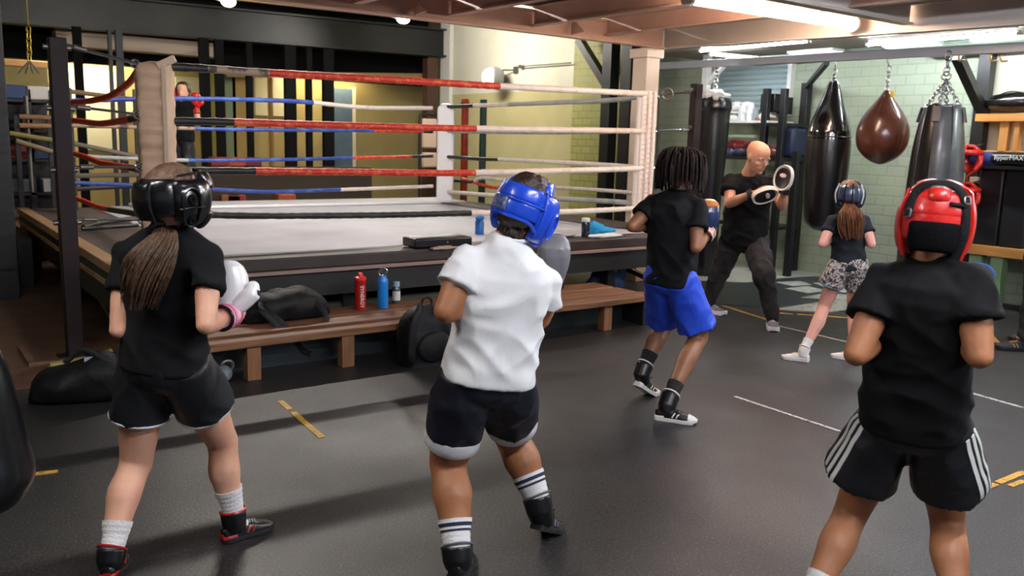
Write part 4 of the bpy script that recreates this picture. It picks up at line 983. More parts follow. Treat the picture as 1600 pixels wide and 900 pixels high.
for k, (x, y, z, ax, pw, cc) in enumerate(TUBES[1:-1]):
    a = V((x-.75,y,z+.05)) if ax else V((x,y-.75,z+.05)); b = V((x+.75,y,z+.05)) if ax else V((x,y+.75,z+.05))
    lb = ['added over the sparring floor, behind the boy in white','added over the floor left of the camera','added at the far left under the mezzanine','added behind the camera','added out of view above the punch bags, nearest the camera','above the worn grey punch bag','above the storage rack','added high above the ring canvas','added high by the cream wall beyond the ring','added unseen in the far room left of the blue grey door','added unseen in the far room near the brown post'][k]
    tube_fixture('fluorescent tube light ' + lb, a, b, 'glass_emit_cool', power=pw, col=cc, r=.014)
p = at(1112,84,0,8.6); q = at(1180,91,0,8.6)
tube_fixture('slim white tube light by the top of the white post', p, q, 'glass_emit_cool', False, .022)
# bulbs under the dark beam
for (px, py), lb in (((630,30),'bare lit bulb with cage at the top of the photo, right of the other'),((357,3),'bare lit bulb at the top edge of the photo, above the beige pad')):
    p = at(px, py, 2, 3.55); t = thing('bulb_lamp', lb, 'lamp', tuple(p), 'bare bulbs')
    build('bulb', MB().ell(p, .11, .11, .075, 18, 10), M['bulb_emit'], t)
    build('holder', MB().tube([p-HR*.11+V((0,0,.03)), p-HR*.22+V((0,0,.06))], .03, 10), M['white_paint'], t)
    build('stem', MB().tube([p-HR*.2+V((0,0,.06)), p-HR*.2+V((0,0,.8))], .012, 8), M['old_steel'], t)
p = at(768,121,0,9.15); t = thing('bulkhead_lamp', 'round white bulkhead lamp on a bracket on the cream wall', 'lamp', tuple(p))
build('globe', MB().ell(p-V((.02,-.0,0)), .16, .17, .17, 24, 14), emit_mat('dim lamp glass', '#eef6ff', .9), t)
build('back_shell', MB().lathe(p+V((.06,-.06,0)), [(0,.15),(.1,.14),(.18,.06),(.2,-.02),(.19,-.04),(0,-.04)], 24, axis=(.8,-.6,0)), mat('grey lamp shell', '#9a9c9a', .4, .3), t)
build('bracket', MB().tube([p+V((.08,-.05,.1)), p+V((.2,-.1,.14)), V((9.49,p.y-.3,p.z+.14))], .014, 8).box(9.46,9.5,p.y-.36,p.y-.24,p.z+.08,p.z+.2), M['old_steel'], t)
# ceiling lamps seen as pale strips between beam and rail
for k, (a, b) in enumerate((((1262,80),(1300,84)),((1362,77),(1384,82)),((1408,72),(1465,72)),((1560,60),(1600,66)))):
    p = at(a[0], a[1], 2, 2.72); q = at(b[0], b[1], 2, 2.72); c = (p+q)/2
    t = thing('light_panel', ('first','second','third','fourth')[k]+' pale lit ceiling panel from the left above the bag rail', 'ceiling light', tuple(c), 'ceiling panels above the bag rail')
    build('frame', MB().box(c.x-.22, c.x+.22, c.y-.32, c.y+.32, 2.71, 2.74), M['white_paint'], t)
    build('diffuser', MB().box(c.x-.2, c.x+.2, c.y-.3, c.y+.3, 2.70, 2.711), emit_mat('panel diffuser', '#eef4ff', 1.1), t)

# ---------------------------------------------------------------- far left clutter beyond the ring
def B(px, py, Y=12.2): return at(px, py, 1, Y)
t = thing('khaki_board', 'large khaki board with an orange timber top edge at the far left', 'board', tuple(B(40,155)))
build('panel', MB().box(B(8,130).x, B(76,130).x, 12.2, 12.25, B(40,158).z, B(40,102).z), mat('khaki panel', '#8a7c45', .7, var=('#7b6d3a', 3, .4, .7)), t)
build('top_edge', MB().bar(B(7,97), B(75,102), .06, .07), M['orange_wood'], t)
t = thing('hanging_rope_chain', 'hanging chain with a spreader in front of the khaki board', 'chain', tuple(B(45,100,11.6)))
mb = MB(); p = B(44,42,11.6); q = B(46,95,11.6); chain(mb, p, q, .09, .025, .008); mb.tube([p, V((p.x,p.y,4.3))], .008, 6); build('chain', mb, mat('aged brass', '#a08a3a', .4, .7), t)
mb = MB()
for px in (28, 40, 52, 62): mb.tube([q, B(px,115,11.6)], .01, 6)
mb.tube([B(40,150,11.6), B(50,300,11.6)], .025, 8)
build('spreader', mb, M['old_steel'], t)
t = thing('weights_rack', 'dark rack stacked with gear at the far left beyond the ring', 'rack', tuple(V((B(50,250).x, 12.0, 0))))
xa, xb = B(10,250,12.0).x, B(82,250,12.0).x
for z in (.75, 1.15, 1.5, 1.85): build('shelf', MB().box(xa, xb, 11.8, 12.2, z, z+.03), M['black_paint'], t)
for x in (xa, (xa+xb)/2, xb): build('upright', MB().box(x-.03, x+.03, 11.8, 11.86, .525, 2.0), M['black_paint'], t)
build('back_panel', MB().box(xa, xb, 12.17, 12.2, .55, 1.95), M['steel_dark'], t)
for k, (px, py, cc, lb) in enumerate(((20,148,'#27406f','blue case on the far left rack'),(58,152,'#c9c6bf','pale pack on the top of the far left rack'),(50,190,'#5a4a3c','brown box on the far left rack'),(30,235,'#7a1f1f','red pad on the far left rack'),(60,245,'#2c3f5e','navy crate on the far left rack'),(28,270,'#3c4148','grey crate low on the far left rack'),(80,265,'#b8b8b8','white cloth bundle near the front left ring post'))):
    p = B(px, py, 11.95); p.z = min((.78,1.18,1.53,1.88), key=lambda q_: abs(q_+.08-p.z))+.081; put('stored_box', lb, 'box', MB().box(p.x-.12, p.x+.12, 11.8, 12.1, p.z-.08, p.z+.08), mat('box '+cc, cc, .6), 'boxes on the far left rack', bevel=.015, loc=(p.x,11.95,p.z-.08))
# timber rails crossing behind the left ropes
barrier = thing('barrier', 'timber and metal barrier rails seen behind the left ropes', 'barrier', tuple(V((B(60,300,11.5).x, 11.5, .52))))
for px in (30, 81, 104, 216):
    p = B(px, 250, 11.53); build('upright', MB().box(p.x-.025, p.x+.025, 11.51, 11.56, .52, B(px, 140 if px > 90 else 180, 11.53).z), M['black_paint'], barrier)
for k, (a, b, cc) in enumerate((((30,182),(80,184),'#8a6a4c'),((30,196),(80,197),'#9a7350'),((15,208),(82,219),'#8a8046'),((25,220),(82,237),'#8d7a60'),((104,142),(212,156),'#7a6448'),((104,222),(220,246),'#6f675c'),((104,275),(220,273),'#9d9788'),((104,296),(220,290),'#3b3a38'))):
    p, q = B(*a, 11.5), B(*b, 11.5)
    build('rail', MB().tube([p, q], .028, 8), mat('rail '+cc, cc, .6), barrier)
p0, p1 = B(20,318,11.6), B(210,305,11.6)
put('low_stage', 'low brown timber stage beyond the far left of the ring', 'stage', MB().box(-1.5, 6.2, 11.4, 12.6, 0, .52), wood_mat('stage boards', '#8e6c4e', '#755740', 0))
put('wooden_crate', 'dark wooden crate at the far left beside the brick jamb', 'crate', MB().box(.98, 1.12, 9.5, 10.6, .0, .5), M['black_paint'], bevel=.01)
# red and dark pads seen low behind the ring
for k, (px, py, cc) in enumerate(((348,245,'#8c2a22'),(375,247,'#b84a26'),(400,246,'#6e2430'),(352,283,'#8c2a22'),(345,312,'#8a5a34'),(430,308,'#a3522e'))):
    p = B(px, py, 13.0); dy = 0
    if k < 3: p.z = 1.125
    else: p.z = .60; dy = -.62
    put('gym_pad', ('first','second','third','fourth','fifth','sixth')[k]+' coloured pad from the left on the low stand beyond the ring', 'pad', MB().box(p.x-.14, p.x+.14, 13.12+dy, 13.28+dy, p.z-.07, p.z+.07), mat('pad '+cc, cc, .6), 'pads beyond the ring', bevel=.02)
put('pad_stand', 'dark low stand holding pads beyond the ring', 'stand', MB().box(3.4, 6.6, 13.1, 13.4, 0, 1.05), mat('dim dark board', '#3a3125', .7))
# wall bench with pale cushions (folded) beyond the far white pad
t = thing('folded_bench', 'folded black tube frame with pale cushions behind the far white pad', 'frame', tuple(V((B(668,300,14.6).x, 14.6, 0))))
mb = MB(); pts = [V((B(656,300,14.6).x,14.6,0)), B(656,195,14.6), B(662,180,14.6), B(676,180,14.6), B(684,195,14.6), V((B(684,300,14.6).x,14.6,0))]
build('tube_frame', MB().tube(spline(pts, 5), .03, 8), M['black_paint'], t)
for y0, y1 in ((185,232),(238,262)):
    a, b = B(660,y0,14.6), B(682,y1,14.6); build('cushion', MB().box(a.x, b.x, 14.57, 14.65, b.z, a.z), mat('pale pink vinyl', '#c9b0a0', .5), t, bevel=.03)
# ---------------------------------------------------------------- people
def organic(name, mb, m, parent, voxel=.008, smooth=6, disp=None, post=None):
    """unite overlapping closed shapes into one continuous skin, smooth it, then shape it"""
    me = bpy.data.meshes.new(name); me.from_pydata([tuple(v) for v in mb.v], [], mb.f); me.update()
    o = bpy.data.objects.new(name, me); COL.objects.link(o)
    r = o.modifiers.new('r', 'REMESH'); r.mode = 'VOXEL'; r.voxel_size = voxel; r.adaptivity = 0; r.use_smooth_shade = True
    s_ = o.modifiers.new('s', 'SMOOTH'); s_.factor = .5; s_.iterations = smooth
    dg = bpy.context.evaluated_depsgraph_get(); out = bpy.data.meshes.new_from_object(o.evaluated_get(dg))
    bpy.data.objects.remove(o); bpy.data.meshes.remove(me)
    base = abs_loc(parent)
    if disp:
        nor = [v.normal.copy() for v in out.vertices]
        for v, nn in zip(out.vertices, nor): v.co = v.co + nn*disp(v.co)
    if post:
        nor = [v.normal.copy() for v in out.vertices]
        for v, nn in zip(out.vertices, nor): v.co = post(v.co, nn)
    for v in out.vertices: v.co = v.co-base
    out.materials.clear()
    for q in (m if isinstance(m, (list, tuple)) else [m]): out.materials.append(q)
    out.polygons.foreach_set('use_smooth', [True]*len(out.polygons)); out.update()
    o = bpy.data.objects.new(name, out); COL.objects.link(o); o.parent = parent; out.name = name
    return o

def limb(mb, a, b, prof, bul=None, seg=18, round_=True):
    """prof [(t, radius, offset along bul)]"""
    a, b = V(a), V(b); bul = V(bul) if bul is not None else V((0,0,0)); pts, rs = [], []
    for i in range(13):
        t = i/12; pts.append(a.lerp(b, t)+bul*lerps([(p[0], p[2] if len(p) > 2 else 0) for p in prof], t)); rs.append(lerps([(p[0], p[1]) for p in prof], t))
    mb.tube(pts, rs, seg, round_=round_); return mb

def sring(c, a, b, rx, ry, e=.8, n_=32):
    out = []
    for j in range(n_):
        u = 2*pi*j/n_; cx = abs(cos(u))**e*(1 if cos(u) >= 0 else -1); sy = abs(sin(u))**e*(1 if sin(u) >= 0 else -1)
        out.append(c + a*(cx*rx) + b*(sy*ry))
    return out

HEADS = [(-.50,.10,.33,-.02),(-.46,.16,.38,-.06),(-.38,.215,.40,-.13),(-.28,.26,.405,-.25),(-.15,.295,.405,-.38),(0,.325,.41,-.46),(.13,.342,.415,-.50),(.26,.335,.40,-.49),(.36,.30,.355,-.44),(.44,.235,.27,-.35),(.48,.16,.17,-.24),(.50,.06,.05,-.10)]
def head_mesh(mb, c, r, f, u, H, face=False):
    R = []
    for h, w_, fr_, bk_ in HEADS:
        cc = c + u*(h*H) + f*((fr_+bk_)/2*H); R.append(sring(cc, r, f, w_*H, (fr_-bk_)/2*H, .92, 28))
    mb.rings(R)
    for s_ in (-1, 1): mb.ell(c+r*(s_*.335*H)-u*(.02*H)-f*(.03*H), .05*H, .09*H, .14*H, 12, 8, (r, f, u))
    # nose, brow, lips, chin
    mb.tube([c+f*.385*H+u*.10*H, c+f*.47*H-u*.07*H, c+f*.46*H-u*.11*H], [.03*H,.055*H,.06*H], 10, round_=True)
    mb.ell(c+f*.40*H-u*.24*H, .11*H,.05*H,.05*H, 12, 8, (r,f,u))
    mb.ell(c+f*.36*H-u*.42*H, .11*H,.07*H,.07*H, 12, 8, (r,f,u))
    if face:
        for s_ in (-1, 1): mb.ell(c+f*.365*H+u*.10*H+r*(s_*.14*H), .12*H,.05*H,.035*H, 10, 8, (r,f,u))
        for s_ in (-1, 1): mb.ell(c+f*.31*H-u*.10*H+r*(s_*.19*H), .08*H,.08*H,.07*H, 10, 8, (r,f,u))

def hand_mesh(mb, w, d, n, s_=1.0, curl=.9, side=1):
    """palm + five bent fingers; d towards the fingers, n out of the palm"""
    d = d.normalized(); n = (n-d*n.dot(d)).normalized(); a = d.cross(n)*side
    mb.rings([sring(w+d*(t*.09*s_), a, n, wd*s_, th*s_, .8, 16) for t, wd, th in ((-.1,.026,.02),(.3,.036,.018),(.7,.043,.016),(1.0,.041,.014))])
    for k, L in enumerate((.068,.078,.073,.058)):
        p = w+d*(.085*s_)+a*((k-1.5)*-.0215*s_); pts = [p]; ang = curl*.25; st = L*s_/3
        for j in range(3):
            ang += curl*.55; p = p + (d*cos(ang)+n*sin(ang))*st; pts.append(p)
        mb.tube(pts, [.0095*s_,.009*s_,.0085*s_,.0075*s_], 8, round_=True)
    p = w+d*.025*s_+a*.034*s_; q = p+(d*.6+a*.7+n*.5).normalized()*.035*s_; mb.tube([p-a*.01*s_, q, q+(d*.9+n*.5-a*.1).normalized()*.03*s_], [.014*s_,.0115*s_,.009*s_], 8, round_=True)

def fold_fn(amp, seed, sx=5.0, sz=11.0):
    o_ = V((seed*3.1, seed*1.7, seed))
    def f(p):
        q = V((p.x*sx+p.z*2.2, p.y*sx, p.z*sz*.5+p.x*2.5))+o_
        a = noise.noise(q); r = 1-abs(noise.noise(q*1.35+V((5,2,1))))*2.4
        r2 = 1-abs(noise.noise(V((p.x*sx*1.7-p.z*5.0, p.y*sx*1.5, p.z*sz*.55))+o_*2))*3.2
        return amp*(.9*a+1.25*max(-.25, r)**1+.75*max(-.2, r2)-.7)
    return f

def pose_frame(J):
    rS = (J['sR']-J['sL']); rH = (J['hR']-J['hL']); return rS, rH

def torso_frames(J, ts):
    """centres and axes along the spine: t=0 hip centre, t=1 base of the neck"""
    hip = (J['hL']+J['hR'])/2; sh = (J['sL']+J['sR'])/2; nk = J['neck']
    ch = sh.lerp(nk, .15)
    mid = hip.lerp(ch, .5) + J.get('belly', V((0,0,0)))
    out = []
    P = [hip, mid, ch, nk]
    for t in ts:
        if t <= 1:
            q = P[0]*(1-t)**2*(1) + mid*2*t*(1-t) + (ch+(nk-ch)*0)*t*t if False else None
            # quadratic to the chest, then straight to the neck
            if t <= .82: s_ = t/.82; c = P[0]*(1-s_)**2 + P[1]*2*s_*(1-s_) + P[2]*s_*s_
            else: s_ = (t-.82)/.18; c = P[2].lerp(P[3], s_)
        ax = (J['hR']-J['hL']).normalized().lerp((J['sR']-J['sL']).normalized(), max(0,min(1,t/.8))).normalized()
        spine = (ch-hip).normalized() if t < .8 else (nk-hip).normalized()
        fwd = spine.cross(ax).normalized(); ax = fwd.cross(spine).normalized()
        out.append((c, ax, fwd, spine))
    return out

def make_body(root, J, k, skin, voxel=.009, face=False, hands=None, build_=1.0):
    mb = MB()
    # torso
    SBr = (J['sR']-J['sL']).length/2
    spec = [(-.12,.08,.075),(0,.115,.085),(.12,.125,.09),(.3,.115,.08),(.45,.11,.078),(.62,.12,.082),(.76,.125,.085),(.84,.11,.07),(.92,.07,.055),(1.0,.050,.052)]
    ts = [s_[0] for s_ in spec]; fr_ = torso_frames(J, [max(0,t) for t in ts]); R = []
    for (t, wx, dy), (c, ax, fd, sp) in zip(spec, fr_):
        if t < 0: c = c + sp*(t*.45)
        R.append(sring(c, ax, fd, wx*k*build_, dy*k*build_, .85))
    mb.rings(R)
    fd = fr_[1][2]
    for s_ in ('L', 'R'):
        hip, kn, an = J['h'+s_], J['k'+s_], J['a'+s_]; kf = J.get('kf'+s_)
        b_ = build_*k*J.get('leg', 1); 
        back = -(fd - (an-kn).normalized()*fd.dot((an-kn).normalized())).normalized()
        u_ = k*build_; hm = J.get('hem', .55)
        limb(mb, hip.lerp(kn,.03), kn, [(0,.066*u_),(hm-.12,.072*u_),(min(.96,hm+.05),.068*b_),(1,.056*b_)], -back*.01*k)
        limb(mb, kn, an, [(0,.055*b_,0),(.15,.053*b_,.006),(.35,.058*b_,.016),(.6,.046*b_,.01),(.85,.033*b_,0),(1,.030*b_,0)], back*k*1.0 if False else back, 18)
        mb.ell(kn-back*.012*k, .05*b_, .052*b_, .055*b_, 14, 10)
        # foot core
        td = J['t'+s_]; mb.tube([an, an+V((0,0,-.03*k))+td*.02*k, an+V((0,0,-.052*k))+td*.07*k], [.031*k,.028*k,.016*k], 12, round_=True)
        sh, el, wr = J['s'+s_], J['e'+s_], J['w'+s_]; b_ = build_*k*J.get('arm', 1)
        mb.ell(sh, .045*k, .045*k, .045*k, 14, 10)
        limb(mb, sh, el, [(0,.042*k),(.30,.044*k),(.55,.046*b_),(.8,.041*b_),(1,.037*b_)])
        limb(mb, el, wr, [(0,.038*b_),(.25,.041*b_),(.7,.031*b_),(1,.026*b_)])
        if hands and s_ in hands: d, n_ = hands[s_]; hand_mesh(mb, wr, d, n_, 1.0*k, side=1 if s_ == 'R' else -1)
        else: mb.ell(wr+(wr-el).normalized()*.05*k, .04*k, .04*k, .045*k, 12, 8)
    r, f, u, H, c = J['hr'], J['hf'], J['hu'], J['H'], J['head']
    nb = c-u*(.30*H)-f*(.10*H)
    mb.tube([J['neck']-(nb-J['neck']).normalized()*.05, J['neck'], J['neck'].lerp(nb,.6), nb+u*.05], [.065*k*build_,.056*k*build_,.051*k*build_,.052*k*build_], 16, round_=True)
    mb.tube([J['sL'].lerp(J['neck'],.35), J['neck']-V((0,0,.005)), J['sR'].lerp(J['neck'],.35)], [.022*k,.036*k,.022*k], 14, round_=True)
    head_mesh(mb, c, r, f, u, H, face)
    def post(p, nn):
        if not face: return p
        q = p-c; x, y, z = q.dot(r)/H, q.dot(f)/H, q.dot(u)/H
        if y < .15: return p
        d = 0
        for sx in (-1, 1): d -= .018*math.exp(-(((x-sx*.135)/.07)**2+((z-.035)/.045)**2))
        d -= .020*math.exp(-((x/.10)**2+((z+.205)/.013)**2))
        d += .012*math.exp(-((x/.09)**2+((z+.165)/.02)**2))
        return p+nn*(d*H) if False else p+f*(d*H)
    return organic('body', mb, skin, root, voxel, 3, None, post)

def tee(root, J, k, m, seed=1, hem=-.10, wide=1.0, voxel=.0085, amp=.007, sleeve=.62, label=None, hem_drop=.0, hipw=.165):
    mb = MB(); SBr = (J['sR']-J['sL']).length/2/k
    spec = [(hem,hipw*1.0,.130),(hem+.02,hipw*1.01,.132),(.1,hipw*.99,.128),(.3,hipw*.955,.118),(.5,hipw*.95,.114),(.66,.168,.118),(.76,max(.16,SBr*1.02),.12),(.84,max(.15,SBr*.98),.105),(.90,SBr*.74,.088),(.96,.088,.078),(1.0,.068,.07),(1.03,.060,.062)]
    fr_ = torso_frames(J, [max(0,min(1,s_[0])) for s_ in spec]); R = []
    for (t, wx, dy), (c, ax, fd, sp) in zip(spec, fr_):
        if t < 0: c = c + sp*(t*.5) - V((0,0,0))
        if t > 1: c = c + sp*.006
        R.append(sring(c, ax, fd, wx*k*wide, dy*k*wide, .82, 40))
    mb.rings(R)
    for s_ in ('L','R'):
        sh, el = J['s'+s_], J['e'+s_]; e = sh.lerp(el, sleeve); dn = V((0,0,-1))
        inn = ((J['sL']+J['sR'])/2-sh).normalized()
        mb.ell(sh, .062*k*wide, .062*k*wide, .060*k*wide, 16, 10)
        mb.tube([J['neck']+(sh-J['neck'])*.12-V((0,0,.012)), J['neck'].lerp(sh,.55)+V((0,0,-.012*k)), sh+V((0,0,-.002))], [.050*k,.056*k,.058*k], 16, round_=True)
        pts = [sh+inn*.03, sh.lerp(e,.3), sh.lerp(e,.7), e]
        mb.tube(pts, [.060*k*wide,.064*k*wide,.067*k*wide*J.get('arm',1)**.5,.073*k*wide*J.get('arm',1)**.5], 22)
    hz_ = [(c.z, sp) for (c, ax, fd, sp) in [torso_frames(J, [0])[0]]]; h0 = torso_frames(J, [max(0, hem)])[0][0] + torso_frames(J,[0])[0][3]*(hem*.5 if hem < 0 else 0); sp0 = torso_frames(J, [0])[0][3]
    ff = fold_fn(amp, seed)
    def dfn(p):
        t_ = min(1, max(0, (p-h0).dot(sp0)/.07)); return ff(p)*(.12+.88*t_*t_)
    o = organic('t_shirt', mb, m, root, voxel, 3, dfn)
    if label: o['label'] = label
    # neck band
    c, ax, fd, sp = torso_frames(J, [1.0])[0]
    build('collar', MB().tube([p for p in sring(c+sp*.004, ax, fd, .063*k*wide, .064*k*wide, .95, 36)], .006, 8, closed=True), m, o)
    return o

def hem_ring(c, d, rx, ry, right, n_=40):
    a = (right-d*right.dot(d)).normalized(); b = d.cross(a); return [c+a*(rx*cos(2*pi*i/n_))+b*(ry*sin(2*pi*i/n_)) for i in range(n_)]

def shorts(root, J, k, m, length=.55, flare=.115, seed=2, trim=None, band=None, stripes=None, amp=.006, voxel=.0085, top=.16, hipw=.158, trouser=False, ankle_r=.055, knee_r=.08):
    mb = MB(); fr_ = torso_frames(J, [0,.08,top]); c0, ax, fd, sp = fr_[0]
    R = []
    for t, wx, dy in ((-.16,.09,.08),(-.08,hipw*.96,.118),(0,hipw,.125),(.08,hipw*.97,.12),(top,hipw*.9,.108)):
        c, a_, f_, s_ = torso_frames(J, [max(0,t)])[0]
        if t < 0: c = c+s_*(t*.5)
        R.append(sring(c, a_, f_, wx*k, dy*k, .85))
    mb.rings(R); hems = {}; q_ = False
    for s_ in ('L','R'):
        hip, kn, an = J['h'+s_], J['k'+s_], J['a'+s_]; d = (kn-hip).normalized()
        out = ax*(1 if s_ == 'R' else -1)
        if trouser:
            limb(mb, hip, kn, [(0,.112*k),(.4,.108*k),(1,knee_r*k)]); limb(mb, kn, an+V((0,0,.02)), [(0,knee_r*k),(.4,.078*k),(.85,ankle_r*1.1*k),(1,ankle_r*k)])
            continue
        e = hip.lerp(kn, length) + d*.0
        ofs = out*(J.get('spread', 0)*k); pts = [hip-d*.02, hip.lerp(e,.3)+ofs*.5, hip.lerp(e,.7)+ofs, e+ofs]; e = e+ofs
        L_ = J.get('leg', 1)**.45; flare = flare if q_ else flare*L_; q_ = True; rr = [.100*k, .106*k*L_, (.106*L_+flare)/2*k, flare*k]
        mb.tube(pts, rr, 26); hems[s_] = (e, d, flare*k)
    o = organic('joggers' if trouser else 'shorts', mb, m, root, voxel, 3, fold_fn(amp, seed, 6, 9))
    for s_, (e, d, r_) in hems.items():
        if trim: build('hem_trim', MB().tube(hem_ring(e-d*.003, d, r_*.985, r_*.985, ax), .0045, 8, closed=True), trim, o)
        if band:
            rg = [hem_ring(e+d*x, d, r_*q, r_*q, ax) for x, q in ((-.012,.985),(-.006,1.0),(band[1]*.5,.995),(band[1],.985),(band[1]+.002,.97),(band[1]-.01,.93),(0,.92))]
            build('hem_band', MB().rings(rg), band[0], o)
        if stripes:
            hip = J['h'+s_]; out = ax*(1 if s_ == 'R' else -1)
            a = (out-d*out.dot(d)).normalized(); b = d.cross(a)
            fback = -fd; base_ = abs_loc(o); bvh = BVHTree.FromPolygons([v_.co for v_ in o.data.vertices], [tuple(p_.vertices) for p_ in o.data.polygons])
            for q in (stripes[0] if s_ == 'L' else stripes[1]):
                u = q
                dirv = (a*cos(u)+((fback-d*fback.dot(d)).normalized())*sin(u))
                pts = []
                for t in [.06+.93*i_/13 for i_ in range(14)]:
                    q0 = hip.lerp(e, t); hit = bvh.ray_cast(q0+dirv*.4-base_, -dirv)
                    if hit[0] is not None: pts.append(hit[0]+base_+dirv*.0015)
                if len(pts) < 3: continue
                tw = d.cross(dirv).normalized()
                rg = [[p+tw*.008+dirv*.001, p-tw*.008+dirv*.001, p-tw*.008-dirv*.006, p+tw*.008-dirv*.006] for p in pts]
                build('side_stripe', MB().rings(rg), M['white_paint'], o)
    return o

def sock(root, J, s_, k, m, height=.13, r0_=.040, r1_=.045, stripes=None, build_=1.0):
    build_ = build_*J.get('leg', 1)
    an, kn = J['a'+s_], J['k'+s_]; d = (kn-an).normalized(); td = J['t'+s_]
    pts = [an-V((0,0,.05*k))+td*.05*k, an-V((0,0,.012)), an+d*.03, an+d*height*.6, an+d*height]
    SL = (kn-an).length; b0_ = k*build_
    lr = lambda h_: lerps([(0,.055),(.15,.053),(.35,.058),(.6,.046),(.85,.034),(1,.033)], 1-h_/SL)*b0_+.0045
    rad = [.027*k, .033*k, lr(.03), lr(height*.6), lr(height)+.001]
    fd_ = torso_frames(J, [0])[0][2]; ax_ = (an-kn).normalized(); bk_ = -(fd_-ax_*fd_.dot(ax_)).normalized()
    ofs = lambda h_: bk_*lerps([(0,0),(.15,.006),(.35,.016),(.6,.01),(.85,0),(1,0)], 1-h_/SL)
    pts = pts[:2]+[an+d*.03+ofs(.03), an+d*height*.6+ofs(height*.6), an+d*height+ofs(height)]
    P_ = spline(pts, 12); n_ = len(P_); R_ = []
    for i in range(n_):
        q = i/12; a_ = int(min(3, q)); R_.append((rad[a_]+(rad[a_+1]-rad[a_])*(q-a_))*(1+.018*sin(i*1.3)+.02*noise.noise(P_[i]*25)))
    mm_ = [m]; 
    tb_ = MB().tube(P_, R_, 24)
    if stripes:
        mm_ = [m, stripes[0]]
        for i in range(n_-1):
            dd = (((P_[i]+P_[i+1])/2)-an).dot(d)/height
            if any(abs(dd-h_) < .045 for h_ in stripes[1]) and (P_[i]-an).dot(d) > .02: tb_.mi[i*24:(i+1)*24] = [1]*24
    o = build('sock', tb_, mm_, root, angle=80); return o
    if stripes:
        mm, hs = stripes
        for h_ in hs:
            rr = (r0_+(r1_-r0_)*h_)*k*build_*1.03+.0015
            build('stripe', MB().tube([an+d*(height*h_-.005), an+d*(height*h_+.005)], [rr, rr], 24), mm, o)
    return o

